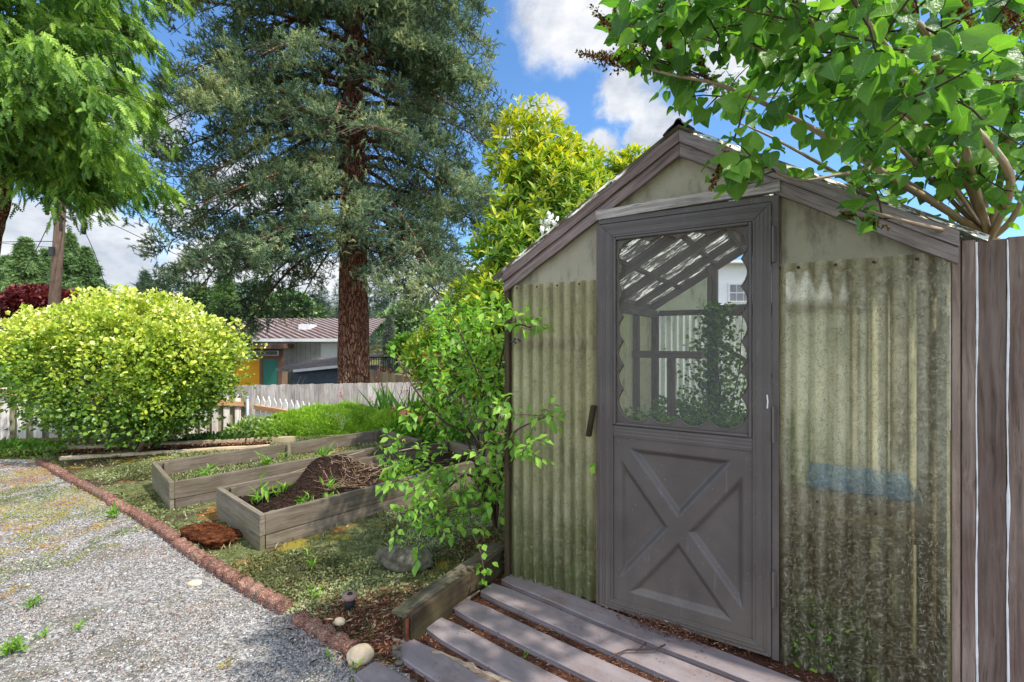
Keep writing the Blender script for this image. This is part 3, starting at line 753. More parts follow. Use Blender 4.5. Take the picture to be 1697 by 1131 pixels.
def reg2(n):
    c = np.array([(-.78, 2.42), (-.62, 2.52), (-.60, 2.28), (-.18, 3.18), (-.9, 2.5)]); k = r3.integers(0, len(c), n)
    return c[k] + r3.normal(size=(n, 2)) * .10
litter('dry_twig_litter', 3600, reg2, lambda p: hgt(p[:, 0], p[:, 1]) + .012 + .01 * r3.random(len(p)), 'dry rust coloured twigs and needles heaped around the near end of the timber', r3, .012, .05)
def dloc(s, t):      # deck / wall coordinates -> world
    return np.array([1.175 + s * E1[0] + t * E2[0], 2.14 + s * E1[1] + t * E2[1]])
def reg4(n):
    a = scatter_poly(n, -6, .6, 1.75, 5.6, GP, r3, 1.5); c_ = fbm(np.stack([a[:, 0] * 2.5, a[:, 1] * 2.5, a[:, 0] * 0], -1) + 70, 5, 3); return a[(c_ > .5) | (r3.random(len(a)) < .2)]
litter('gravel_debris', 9000, reg4, lambda p: hgt(p[:, 0], p[:, 1]) + .015, 'scattered brown needles and leaf bits lying over the gravel', r3, .006, .028)
def reg3(n):
    u = r3.normal(size=n); return np.array([dloc(-.44 + .13 * a, -.075 + .028 * b) for a, b in zip(u, r3.normal(size=n))])
litter('doorstep_litter', 1100, reg3, lambda p: .042 + .025 * r3.random(len(p)), 'small heap of brown needles against the foot of the screen door', r3, .008, .028)

# ------------------------------------------------------------------ deck boards
deck_lab = ['grey composite deck board lying against the greenhouse wall below the door', 'second grey deck board out from the greenhouse wall, with a dark twig on it',
            'third grey deck board out from the greenhouse wall, ending beside the timber', 'fourth grey deck board out from the greenhouse wall, with brown stains',
            'fifth grey deck board out from the greenhouse wall, partly under pebbles and bark', 'sixth grey deck board out from the greenhouse wall, in the bottom corner']
ang = math.atan2(-.5225, .8526) - .105
for k in range(6):
    a = dloc(-1.405 - .020 * k, -.406 - .203 * (k - 2)) if k else dloc(-1.40, -.016)
    if k == 1: a = dloc(-1.43, -.19)
    t = thing('deck_board', deck_lab[k], 'board', (a[0], a[1], 0), ang + .006 * (k % 3 - 1), 'deck boards laid in front of the greenhouse')
    g = Geo(); n = 24; L = 1.86 if k == 0 else 3.0; V = []; GC = []; Fc = []
    prof = [(-.069, .002), (-.069, .016), (-.066, .019), (-.069, .022), (-.069, .032), (-.062, .0355), (.062, .0355), (.069, .032), (.069, .002)]
    m = len(prof)
    for i in range(n + 1):
        x = L * i / n; bend = -.012 * math.sin(math.pi * i / n) - .0
        zz = .004 * math.sin(i * .5 + k)
        inset = .018 if i == 0 else 0
        for (py, pz) in prof:
            yy = py * (1 if inset == 0 else .82)
            V.append((x, yy + bend, pz + zz)); GC.append((x + 3 * k, py + k, pz))
    for i in range(n):
        for j in range(m):
            Fc.append((i * m + j, (i + 1) * m + j, (i + 1) * m + (j + 1) % m, i * m + (j + 1) % m))
    Fc.append(tuple(range(m))); Fc.append(tuple(n * m + j for j in range(m - 1, -1, -1)))
    g.add(V, Fc, GC, random.random()); mk('board', g, 'composite_board', t, True)
a = dloc(.46, -.24)
t = thing('deck_board', 'short grey deck board offcut lying at an angle below the right panel', 'board', (a[0], a[1], 0), ang - .35, 'deck boards laid in front of the greenhouse')
g = Geo(); g.box(0, .9, -.069, .069, .002, .036, 0); mk('board', g, 'composite_board', t, True, bevel=.003)

# ------------------------------------------------------------------ greenhouse
GH = thing('greenhouse', 'small gabled greenhouse of weathered wood and corrugated fibreglass with a grey screen door', 'greenhouse', (1.175, 2.14, 0), math.atan2(E1[1], E1[0]))
XL, XR, XC, DP, ZW = -1.40, .60, -.40, 3.2, 1.80
SL = .608
def corr(x0, x1, z0, z1, along='x', fixed=0.0, amp=.0135, wl=.0667, top=None, nz=10):
    n = int((x1 - x0) / wl * 10); V = []; GC = []; Fc = []
    for i in range(n + 1):
        u = x0 + (x1 - x0) * i / n; a = amp * math.sin(2 * math.pi * u / wl)
        for j in range(nz + 1):
            zt = z1 if top is None else top(u)
            z = z0 + (zt - z0) * j / nz
            p = (u, fixed + a, z) if along == 'x' else (fixed + a, u, z)
            V.append(p); GC.append(p)
    for i in range(n):
        for j in range(nz):
            b = i * (nz + 1) + j; Fc.append((b, b + nz + 1, b + nz + 2, b + 1))
    g = Geo(); g.add(V, Fc, GC); return g
fib_t = (np.array([(-.5, 0, 0), (-.18, .10, .01), (.2, .12, .01), (.5, .02, 0), (-.18, .14, .01), (.2, .16, .01)]), np.array([(0, 1, 4), (1, 2, 5), (1, 5, 4), (2, 3, 5)]))
def fibres(n, x0, x1, z0, z1, mat, seed, y_off=.0015, sz=(.012, .030)):
    r = np.random.default_rng(seed); x = r.uniform(x0, x1, n); z = z0 + (z1 - z0) * r.random(n); ph = 2 * math.pi * x / .0667
    P = np.stack([x, .0135 * np.sin(ph) - y_off, z], -1); sl = .0135 * 2 * math.pi / .0667 * np.cos(ph); th = r.uniform(0, 6.28, n)
    tx = unit(np.stack([np.ones(n), sl, np.zeros(n)], -1)); D3 = tx * np.cos(th)[:, None] + np.array([0, 0, 1.0]) * np.sin(th)[:, None]; N3 = np.cross(tx, (0, 0, 1.0))
    P = ghp(P); D3 = ghd(D3); N3 = ghd(N3); return leaves('glass_fibres', fib_t, P, D3, N3, r.uniform(sz[0], sz[1], n), r.random(n), mat)
def ghp(A): return A
def ghd(A): return A
leafmat('fibre_pale', [(0, (.42, .39, .26)), (1, (.80, .76, .60))], .3, .5, .3); leafmat('fibre_dark', [(0, (.05, .045, .02)), (1, (.20, .18, .09))], .2, .6, .3)
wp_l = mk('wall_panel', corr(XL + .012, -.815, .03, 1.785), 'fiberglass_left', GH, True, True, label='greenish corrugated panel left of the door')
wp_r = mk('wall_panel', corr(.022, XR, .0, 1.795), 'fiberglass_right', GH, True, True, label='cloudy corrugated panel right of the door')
for par_, a_, b_, n1_, n2_ in ((wp_r, .03, XR - .01, 9500, 6500), (wp_l, XL + .02, -.83, 3500, 3500)):
    struct(mk('pale_fibres', fibres(n1_, a_, b_, .02, 1.78, 'fibre_pale', 5), 'fibre_pale', par_, True), 'stuff'); struct(mk('dark_fibres', fibres(n2_, a_, b_, .02, 1.78, 'fibre_dark', 6), 'fibre_dark', par_, True), 'stuff')
mk('wall_panel', corr(.03, DP, .0, 1.79, 'y', XL), 'fiberglass_back', GH, True, True)
mk('wall_panel', corr(.03, DP, .0, 1.79, 'y', XR), 'fiberglass_back', GH, True, True)
mk('wall_panel', corr(XL, XR, .0, 1.76, 'x', DP), 'fiberglass_back', GH, True, True)
def zr(x): return 2.36 - SL * abs(x - XC)       # underside line of the rake at x
def poly_prism(pts, y0, y1):
    n = len(pts); V = [(x, y0, z) for x, z in pts] + [(x, y1, z) for x, z in pts]
    Fc = [tuple(range(n - 1, -1, -1)), tuple(range(n, 2 * n))] + [(i, (i + 1) % n, n + (i + 1) % n, n + i) for i in range(n)]
    return V, Fc
g = Geo(); g.add(*poly_prism([(XL, 1.76), (-.83, 1.76), (-.83, zr(-.83) + .05), (XL, zr(XL) + .05)], .018, .021)); mk('gable_panel', g, 'fiberglass_gable', GH, True)
g = Geo(); g.add(*poly_prism([(-.83, 2.13), (.02, 2.13), (.02, zr(.02) + .05), (XC, zr(XC) + .05), (-.83, zr(-.83) + .05)], .018, .021)); mk('gable_panel', g, 'fiberglass_gable', GH, True)
g = Geo(); g.add(*poly_prism([(.035, 1.76), (XR, 1.76), (XR, zr(XR) + .05), (.035, zr(.035) + .05)], .018, .021)); mk('gable_panel', g, 'fiberglass_gable', GH, True, label='smoky flat panel right of the door head')
g = Geo(); g.add(*poly_prism([(XL, 1.80), (-.72, 1.80), (-.72, zr(-.72) + .05), (XL, zr(XL) + .05)], DP, DP + .003)); mk('gable_panel', g, 'fiberglass_back', GH, True)
# rake boards: two stacked boards on each slope
def rake(sgn, mat, w0, w1, yo, th):
    n = 16; V = []; GC = []; Fc = []
    L = 1.02; off = random.uniform(0, 9)
    for i in range(n + 1):
        u = L * i / n; x = XC + sgn * u; zb = 2.485 - SL * u
        wob = .002 * math.sin(i * 1.7)
        for (yy, zz) in ((yo, zb - w1 + wob), (yo, zb - w0), (yo - th, zb - w0), (yo - th, zb - w1 + wob)):
            V.append((x, yy, zz)); GC.append((u + off, zz + SL * u, yy))
    for i in range(n):
        for j in range(4):
            b = 4 * i; q = (b + j, b + (j + 1) % 4, b + 4 + (j + 1) % 4, b + 4 + j); Fc.append(q if sgn > 0 else q[::-1])
    Fc.append((0, 3, 2, 1)); b = 4 * n; Fc.append((b, b + 1, b + 2, b + 3))
    g = Geo(); g.add(V, Fc, GC, .5); return g
for sgn, mt in ((-1, 'wood_rake'), (1, 'wood_rake_grey')):
    mk('rake_board', rake(sgn, mt, .0, .060, -.003, .034), mt, GH, True, bevel=.002)
    mk('rake_board', rake(sgn, mt, .0615, .125, .004, .030), mt, GH, True, bevel=.002)
# roof sheets, corrugations run down the slope
def roofsheet(sgn):
    V = []; GC = []; Fc = []; nx, ny = 14, 300
    for i in range(nx + 1):
        u = -0.0 + 1.10 * i / nx
        for j in range(ny + 1):
            y = -.045 + (DP + .10) * j / ny; a = .010 * math.sin(2 * math.pi * y / .0667)
            x = XC + sgn * u; z = 2.497 - SL * u + a
            V.append((x, y, z)); GC.append((u * 1.0 + 3 * sgn, y * 2.2, 0))
    for i in range(nx):
        for j in range(ny):
            b = i * (ny + 1) + j; Fc.append((b, b + 1, b + ny + 2, b + ny + 1))
    g = Geo(); g.add(V, Fc, GC); return g
for sgn in (-1, 1): mk('roof_panel', roofsheet(sgn), 'roof_sheet', GH, True, True)
g = Geo(); V = []; prof = [(-.075, 2.468), (-.05, 2.492), (-.022, 2.512), (-.012, 2.530), (0, 2.535), (.012, 2.530), (.022, 2.512), (.05, 2.492), (.075, 2.468)]
for y in (-.05, DP + .05):
    V += [(XC + a, y, z) for a, z in prof] + [(XC + a * .9, y, z - .006) for a, z in prof[::-1]]
k = len(V) // 2; g.add(V, [(j, (j + 1) % k, k + (j + 1) % k, k + j) for j in range(k)] + [tuple(range(k)), tuple(range(2 * k - 1, k - 1, -1))]); mk('ridge_cap', g, 'ridge_black', GH, True, True)
# frame members
def member(name, b, axis, mat='wood_interior', bevel=.002, label=None):
    g = Geo(); g.box(*b, axis=axis); return mk(name, g, mat, GH, True, bevel=bevel, label=label)
member('corner_post', (XL - .022, XL + .008, -.018, .03, 0.03, 1.885), 2, 'wood_timber')
member('corner_post', (XR - .085, XR - .004, .03, .075, 0, 1.78), 2)
member('corner_post', (XL + .015, XL + .085, DP - .09, DP - .015, 0, 1.78), 2)
member('corner_post', (XR - .085, XR - .015, DP - .09, DP - .015, 0, 1.78), 2)
member('door_post', (-.835, -.812, -.016, .05, .02, 2.06), 2, 'wood_side_fence')
member('door_post', (.004, .034, -.010, .05, 1.78, 2.16), 2, 'wood_rake')
member('door_post', (.016, .05, .024, .07, .0, 1.78), 2, 'wood_interior')
member('center_post', (-.77, -.67, DP - .13, DP - .03, 0, 2.30), 2)
g = Geo(); g.obox((-.828, -.022, 2.120), (.03, -.022, 2.135), .036, -.022, .028, seg=24, wob=.005); mk('header_board', g, 'wood_header', GH, True)
member('wall_plate', (XL + .02, XL + .09, .05, DP - .1, 1.72, 1.80), 1)
member('wall_plate', (XR - .09, XR - .02, .06, DP - .1, 1.72, 1.80), 1)
member('wall_plate', (XL + .09, -.775, DP - .06, DP - .02, 1.74, 1.80), 0)
member('wall_plate', (-.665, XR - .09, DP - .09, DP - .02, 1.72, 1.84), 0)
member('wall_rail', (XL + .02, -.84, .022, .06, 1.40, 1.46), 0)
member('wall_rail', (.052, XR - .03, .022, .06, .72, .80), 0, 'wood_side_fence_light')
member('wall_rail', (XL + .02, -.70, 2.36, 2.44, 1.28, 1.35), 0)
member('wall_stud', (-1.03, -.96, 2.37, 2.43, 0, 1.278), 2)
for yy in (.8, 1.6, 2.4): member('wall_stud', (XL + .018, XL + .075, yy, yy + .06, 0, 1.718), 2); member('wall_stud', (XR - .075, XR - .018, yy, yy + .06, 0, 1.718), 2)
g = Geo(); g.tube([(-.66, DP - .1, 1.42), (-.1, DP - .1, 1.05)], .025, 6); mk('brace', g, 'wood_interior', GH, True)
for yy in (.62, 1.25, 1.9, 2.55, 3.12):
    for sgn in (-1, 1):
        pts = [(XC + sgn * .01, 2.475), (XC + sgn * 1.02, 2.475 - SL * 1.01), (XC + sgn * 1.02, 2.385 - SL * 1.01), (XC + sgn * .01, 2.385)]
        g = Geo(); V, Fc = poly_prism(pts if sgn > 0 else pts[::-1], yy, yy + .045); g.add(V, Fc, [(math.hypot(v[0], v[2]), v[1], v[2] + sgn * SL * v[0]) for v in V]); mk('rafter', g, 'wood_interior', GH, True)
for u in (.30, .68):
    for sgn in (-1, 1):
        x = XC + sgn * u; z = 2.49 - SL * u; g = Geo(); g.box(x - .025, x + .025, .03, DP, z - .03, z - .004, 1); mk('purlin', g, 'wood_interior', GH, True)
member('added_eave_board', (XR - .004, XR + .012, .0, DP, 1.802, 1.878), 1)  # eave boards added to keep sun from shining in under the roof
member('added_eave_board', (XL - .012, XL + .004, .032, DP, 1.802, 1.878), 1)
member('ridge_beam', (XC - .018, XC + .018, .03, DP, 2.36, 2.465), 1)
# screws with washers along the top of the sheets and up the door jambs
def screw(x, y, z, r=.006):
    g = Geo(); g.sphere((x, y, z), (r, r * .6, r), 8, 5); mk('screw', g, 'screw_rust', GH, True, True)
for x in (-1.335, -1.20, -1.07, -.935): screw(x, -.014, 1.765)
for x in (.10, .235, .365, .50): screw(x, -.014, 1.772, .007)
for x, z in ((.17, .76), (.37, .745), (-1.10, 1.02)): screw(x, -.014, z, .006)
for z in (.4, .8, 1.2, 1.6): screw(-.818, -.019, z, .004); screw(XL - .007, -.020, z + .1, .005)

# door frame (jambs) and the door
g = Geo(); g.box(-.0015, .0265, -.030, .02, .03, 2.10, 2); g.box(-.815, .0, -.030, .02, 2.073, 2.101, 0); g.box(-.822, -.8095, -.026, .02, .03, 2.073, 2)
mk('door_frame', g, 'door_paint', GH, True, bevel=.002)
def ribbed(x0, x1, z0, z1, y0, y1, vertical=True, ends=(0, 0)):
    """stile or rail with mitred ends; ribs along its length"""
    if vertical: V = [(x0, y0, z0 + ends[0] * 0), (x1, y0, z0), (x1, y0, z1), (x0, y0, z1)]
    else: V = [(x0, y0, z0), (x1, y0, z0), (x1, y0, z1), (x0, y0, z1)]
    return V
DX0, DX1, DZ0, DZ1, SW = -.807, -.003, .042, 2.068, .075
door = Geo()
def plank(poly, ribc, y0=-.040, y1=-.006):
    """mitred flat member from its outline in x,z; ribc gives the rib coordinate of a vertex"""
    n = len(poly); V, Fc = poly_prism(poly, y0, y1); door.add(V, Fc, V, .5, [ribc(x, z) for x, _, z in V])
k_ = 60.0
plank([(DX0, DZ0), (DX0 + SW, DZ0 + .055), (DX0 + SW, DZ1 - SW), (DX0, DZ1)], lambda x, z: x * k_)
plank([(DX1, DZ1), (DX1 - SW, DZ1 - SW), (DX1 - SW, DZ0 + .055), (DX1, DZ0)], lambda x, z: x * k_)
plank([(DX0, DZ1), (DX0 + SW, DZ1 - SW), (DX1 - SW, DZ1 - SW), (DX1, DZ1)], lambda x, z: z * k_)
plank([(DX0, DZ0), (DX1, DZ0), (DX1 - SW, DZ0 + .055), (DX0 + SW, DZ0 + .055)], lambda x, z: z * k_)
plank([(DX0 + SW, .950), (DX1 - SW, .950), (DX1 - SW, 1.008), (DX0 + SW, 1.008)], lambda x, z: z * k_, -.038)
dr = mk('door', door, 'door_paint', GH, True, bevel=.0025)
# fine rib lines as real grooves
g = Geo()
for a, b, c in ((DX0 + .018, DZ0 + .02, DZ1 - .02), (DX0 + .030, DZ0 + .03, DZ1 - .03), (DX1 - .018, DZ0 + .02, DZ1 - .02), (DX1 - .030, DZ0 + .03, DZ1 - .03), (DX0 + .062, DZ0 + .06, DZ1 - .062), (DX1 - .062, DZ0 + .06, DZ1 - .062)):
    g.box(a - .0012, a + .0012, -.0418, -.039, b, c, 2)
for c, a, b in ((DZ1 - .018, DX0 + .02, DX1 - .02), (DZ1 - .030, DX0 + .03, DX1 - .03), (DZ1 - .062, DX0 + .062, DX1 - .062), (DZ0 + .018, DX0 + .02, DX1 - .02), (DZ0 + .032, DX0 + .05, DX1 - .05)):
    g.box(a, b, -.0418, -.039, c - .0012, c + .0012, 0)
mk('door_ribbing', g, 'door_paint', dr, True)
# scalloped window insert
wx0, wx1, wz0, wz1 = DX0 + SW + .002, DX1 - SW - .002, 1.012, DZ1 - SW - .002
ix0, ix1, iz0, iz1 = wx0 + .046, wx1 - .044, wz0 + .056, wz1 - .036      # cusp line
def scallop():
    pts = []
    def run(p0, p1, n, out, depth, cusp_in=True):
        for k in range(n):
            for q in range(12):
                t = (k + q / 12) / n; a = abs(math.sin(math.pi * (q / 12)))
                x = p0[0] + (p1[0] - p0[0]) * t; z = p0[1] + (p1[1] - p0[1]) * t
                pts.append((x + out[0] * depth * a, z + out[1] * depth * a))
    run((ix0, iz0), (ix1, iz0), 4, (0, -1), .032)
    run((ix1, iz0), (ix1, iz1), 7, (1, 0), .026)
    run((ix1, iz1), (ix0, iz1), 4, (0, 1), .024)
    run((ix0, iz1), (ix0, iz0), 7, (-1, 0), .026)
    return pts
sp = scallop(); cxm, czm = (wx0 + wx1) / 2, (wz0 + wz1) / 2
outp = []
for x, z in sp:
    dx, dz = x - cxm, z - czm; s = min((wx1 - cxm - .012) / abs(dx) if dx else 9, (wz1 - czm - .012) / abs(dz) if dz else 9); outp.append((cxm + dx * s, czm + dz * s))
n = len(sp); V = []
for ring, y in ((outp, -.030), (sp, -.030)):
    V += [(x, y, z) for x, z in ring]
sh = [(cxm + (x - cxm) * .992, czm + (z - czm) * .996) for x, z in sp]
V += [(x, -.022, z) for x, z in sh] + [(x, -.010, z) for x, z in sh]
Fc = []
for r_ in range(3):
    for i in range(n):
        Fc.append((r_ * n + i, r_ * n + (i + 1) % n, (r_ + 1) * n + (i + 1) % n, (r_ + 1) * n + i))
g = Geo(); g.add(V, Fc); 
m_ = mk('scalloped_trim', g, 'door_paint', dr, True)
g = Geo()
for x0, x1, z0, z1 in ((wx0, wx0 + .014, wz0, wz1), (wx1 - .014, wx1, wz0, wz1), (wx0 + .014, wx1 - .014, wz0, wz0 + .014), (wx0 + .014, wx1 - .014, wz1 - .014, wz1)):
    g.box(x0, x1, -.047, -.012, z0, z1, 2)
mk('window_bead', g, 'door_paint', dr, True, bevel=.005)
g = Geo(); g.tube([(x, -.0305, z) for x, z in sp + sp[:1]], .0035, 6, False); mk('scallop_edge', g, 'door_paint', dr, True, True)
g = Geo(); g.add([(wx0 + .012, -.009, wz0 + .012), (wx1 - .012, -.009, wz0 + .012), (wx1 - .012, -.009, wz1 - .012), (wx0 + .012, -.009, wz1 - .012)], [(0, 1, 2, 3)]); mk('screen', g, 'insect_screen', dr, True)
# lower panel with pressed cross
px0, px1, pz0, pz1 = DX0 + SW, DX1 - SW, DZ0 + .055, .950
def panel_h(x, z):
    u = (x - (px0 + px1) / 2); v = z - (pz0 + pz1) / 2; a = (px1 - px0) / 2 - .035; b = (pz1 - pz0) / 2 - .052
    # four triangles between the arms
    L = math.hypot(a, b); bw = .048
    d1 = (u * b - v * a) / L; d2 = (u * b + v * a) / L
    m = min(abs(d1), abs(d2)) - .034; e = min(a - abs(u), b - abs(v))
    d = min(m, e); return np.clip(d / .030, 0, 1)
nx, nz_ = 150, 190; V = []; 
for i in range(nx + 1):
    for j in range(nz_ + 1):
        x = px0 + (px1 - px0) * i / nx; z = pz0 + (pz1 - pz0) * j / nz_; hh = panel_h(x, z); hh = hh * hh * (3 - 2 * hh)
        V.append((x, -.030 + .022 * hh, z))
Fc = [(i * (nz_ + 1) + j, (i + 1) * (nz_ + 1) + j, (i + 1) * (nz_ + 1) + j + 1, i * (nz_ + 1) + j + 1) for i in range(nx) for j in range(nz_)]
g = Geo(); g.add(V, Fc); mk('lower_panel', g, 'door_paint', dr, True, True)
for z in (.27, 1.0, 1.80):
    g = Geo(); g.box(-.001, .014, -.042, -.031, z, z + .16, 2); g.tube([(.004, -.045, z), (.004, -.045, z + .16)], .005, 8); mk('hinge', g, 'door_paint', dr, True)
g = Geo()
for z in (1.075, 1.09, 1.105): g.sphere((DX0 + .020, -.0405, z), (.0035, .002, .0035), 8, 5)
mk('latch_holes', g, 'metal_black', dr, True)
g = Geo(); g.tube([(-.018, -.0425, 1.15), (-.016, -.043, 1.18), (-.019, -.0425, 1.21)], .003, 5); mk('paint_scratch', g, 'caulk', dr, True)
# small wood turn button hanging by the latch side
g = Geo(); g.box(-.012, .012, -.018, .018, -.085, .085, 2)
t = mk('turn_button', g, 'wood_timber', GH, True, bevel=.003); t.location = (-.855, -.038, 1.02); t.rotation_euler = (0, R(10), 0)
mk('soil_floor', Geo().box(XL + .05, XR - .05, .1, DP - .12, .005, .06), 'soil', GH, True)

def ghw(x, y, z): return np.array([1.175 + x * E1[0] + y * E2[0], 2.14 + x * E1[1] + y * E2[1], z])
def ghw_a(A):
    A = np.asarray(A, float); return np.stack([1.175 + A[:, 0] * E1[0] + A[:, 1] * E2[0], 2.14 + A[:, 0] * E1[1] + A[:, 1] * E2[1], A[:, 2]], -1)

# things inside the greenhouse
t = thing('potting_bench', 'wooden potting bench behind the cloudy right panel of the greenhouse', 'bench', tuple(ghw(.32, .45, 0)), math.atan2(E1[1], E1[0]))
g = Geo(); g.box(-.27, .23, -.32, .30, .60, .64, 0); mk('bench_top', g, 'wood_side_fence_light', t, True)
for a in (-.25, .16):
    for b in (-.30, .26):
        g = Geo(); g.box(a, a + .04, b, b + .04, .06, .6, 2); mk('leg', g, 'wood_interior', t, True)
g = Geo(); V = []
gx = ghw(.30, .16, .80)
t = thing('blue_tray', 'blurred bright blue plastic tray seen through the right corrugated panel', 'tray', tuple(ghw(.30, .16, .645)), math.atan2(E1[1], E1[0]))
g = Geo(); g.box(-.17, .20, -.115, .1, .155, .225, 0); g.box(.10, .25, -.115, .06, .115, .17, 0); mk('tray_body', g, 'blue_tarp', t, True, bevel=.01)
g = Geo(); g.box(-.12, .25, -.04, .1, .0, .10, 0); mk('tray_stand', g, 'tan_tray', t, True, bevel=.01)

r4 = np.random.default_rng(21)
def inner_plant(name, label, n, boxf, size, mat='leaf_shade', cat='plant'):
    A = boxf(n); P = ghw_a(A); d = r4.normal(size=P.shape); d[:, 2] -= .3
    if name in ('creeper', 'broadleaf_weed'): d = d - np.array([E2[0], E2[1], 0]) * (d @ np.array([E2[0], E2[1], 0]))[:, None] * .9      # blades lie along the sheet
    base = ghw(A[:, 0].mean(), A[:, 1].mean(), .06)
    t = thing(name, label, cat, tuple(base))
    mk('foliage', leaves('foliage', tri_leaf(.42), P, d, r4.normal(size=P.shape) * .6 + (0, 0, 1), r4.uniform(size * .6, size * 1.3, len(P)), r4.random(len(P)), mat), mat, t)
    g = Geo()
    for k in range(7):
        q = P[r4.integers(0, len(P))]; g.tube([base, (base * .4 + q * .6) + r4.normal(size=3) * (.04 if name not in ('creeper', 'broadleaf_weed') else .004), q], [.008, .006, .003], 5)
    mk('stem', g, 'bark_twig', t)
    return t
def vine(n):
    z = .5 + 1.35 * r4.random(n) ** 1.1; w_ = .07 + .13 * np.clip(1.85 - z, 0, 1); return np.stack([-.70 + r4.normal(size=n) * w_ + .03, DP - .16 + r4.normal(size=n) * .06, z], -1)
inner_plant('climbing_vine', 'leafy green vine climbing the centre post inside the greenhouse', 2300, vine, .048, 'leaf_fresh', 'vine')
def weeds(n):
    x = r4.uniform(-1.3, .1, n); y = r4.uniform(1.5, 3.0, n); h = .42 + .35 * vnoise(np.stack([x * 4, y * 4, x * 0], -1) + 9, 2) + .12; return np.stack([x, y, .1 + (h - .1) * r4.random(n) ** .5], -1)
inner_plant('greenhouse_weeds', 'thick green weeds filling the greenhouse floor behind the screen', 7000, weeds, .045, 'leaf_fresh')
def bl(n): return np.stack([r4.normal(size=n) * .075 + .17, np.abs(r4.normal(size=n)) * .012 + .034, .02 + .24 * r4.random(n)], -1)
inner_plant('broadleaf_weed', 'pale green broad leaved weed pressed against the foot of the right panel', 300, bl, .085, 'leaf_fresh')
def bl2(n): return np.stack([r4.normal(size=n) * .22 - 1.1, np.abs(r4.normal(size=n)) * .012 + .036, .06 + .75 * r4.random(n) ** 1.6], -1)
inner_plant('creeper', 'green creeper pressed behind the lower left corrugated panel', 130, bl2, .08, 'leaf_fresh', 'vine')
g = Geo(); lv = tri_leaf(.34, .1, .1); 
P = np.array([ghw(-.845, -.035, .80), ghw(-.84, -.035, .78)])
o = mk('stray_leaf', leaves('stray_leaf', lv, P, np.array([(.1, 0, -1.0), (-.3, 0, -1.0)]), np.array([(-.5, -.8, .1), (-.6, -.7, .1)]), .055, np.array([.6, .95]), 'leaf_fresh'), 'leaf_fresh')
tag(o, 'single yellow green leaf stuck on the wall beside the door', 'leaf')

# ------------------------------------------------------------------ side fence at right
SF = thing('side_fence', 'tall weathered board fence with white paint runs at the right edge', 'fence', (1.175, 2.14, 0), math.atan2(E1[1], E1[0]))
xb = [.603, .631, .673, .756, .86, .96, 1.06, 1.13]
for k in range(len(xb) - 1):
    g = Geo(); top = 1.825; g.box(xb[k], xb[k + 1] - .004, -.016 - .003 * (k % 2), .012, -.02, top + .004 * (k % 2), 2)
    mk('fence_board', g, 'wood_side_fence_light' if k == 0 else 'wood_side_fence', SF, True, bevel=.002)
g = Geo()
for xx in (.671, .754):
    pts = [(xx + .0015 * math.sin(z * 9), -.020, z) for z in np.linspace(0, 1.82, 40)]
    rad = [.0016 + .0014 * max(0, math.sin(z * 5 + xx * 9)) + .0012 * math.sin(z * 31 + xx * 50) ** 2 + (.003 if abs(z - .75 - (xx > .7) * .1) < .06 and xx > .7 else 0) for z in np.linspace(0, 1.82, 40)]
    g.tube(pts, rad, 6, ridges=.4)
mk('paint_run', g, 'caulk', SF, True)
g = Geo(); g.box(.62, 1.13, .014, .05, 1.5, 1.58, 0); mk('rail', g, 'wood_interior', SF, True)
g = Geo(); g.box(.62, 1.13, .014, .05, .3, .38, 0); mk('rail', g, 'wood_interior', SF, True)

# ------------------------------------------------------------------ timber edging by the deck
T = thing('landscape_timber', 'dark weathered timber plank on edge between the garden and the deck', 'timber', (TB0[0], TB0[1], 0), math.atan2(E2[1], E2[0]))
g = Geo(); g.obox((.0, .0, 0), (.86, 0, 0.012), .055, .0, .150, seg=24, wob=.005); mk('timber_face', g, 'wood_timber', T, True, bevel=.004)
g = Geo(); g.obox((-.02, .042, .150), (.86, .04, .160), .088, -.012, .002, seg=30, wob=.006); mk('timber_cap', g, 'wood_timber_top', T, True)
g = Geo(); g.tube([(-.012, -.012, 0), (-.012, -.012, .135)], .009, 8); mk('rebar_stake', g, 'rust', T, True)

# rotten wood strip lying along the gravel edge
pts = [G0(640, 1062), G0(700, 1085), G0(770, 1112), G0(840, 1142), G0(950, 1195)]
g = Geo(); pp = []
for a, b in zip(pts[:-1], pts[1:]):
    for q in range(7): pp.append(np.array(a.lerp(b, q / 7)) + np.array([random.uniform(-.006, .006), random.uniform(-.006, .006), .012]))
g.tube(pp, [.007 + .012 * min(1, i / 9) + random.uniform(-.003, .003) for i in range(len(pp))], 9, ridges=.7)
tag(mk('rotten_log', g, 'wood_bleached'), 'long splintered bleached wood strip between gravel and deck boards', 'wood')
pts = [ghw(-1.47, -.48, .03), ghw(-1.45, -.34, .035), ghw(-1.44, -.25, .04)]
g = Geo(); g.tube(pts, [.004, .009, .004], 6, ridges=.5); tag(mk('wood_splinter', g, 'wood_bleached'), 'pale wood splinter lying between timber and third deck board', 'wood')
g = Geo(); g.tube([ghw(-.62, -.42, .045), ghw(-.56, -.33, .05), ghw(-.45, -.26, .05), ghw(-.42, -.22, .06)], .004, 5); g.tube([ghw(-.52, -.31, .05), ghw(-.50, -.24, .055)], .003, 5)
tag(mk('fallen_twig', g, 'screw_rust'), 'dark forked twig lying across the second deck board', 'twig')

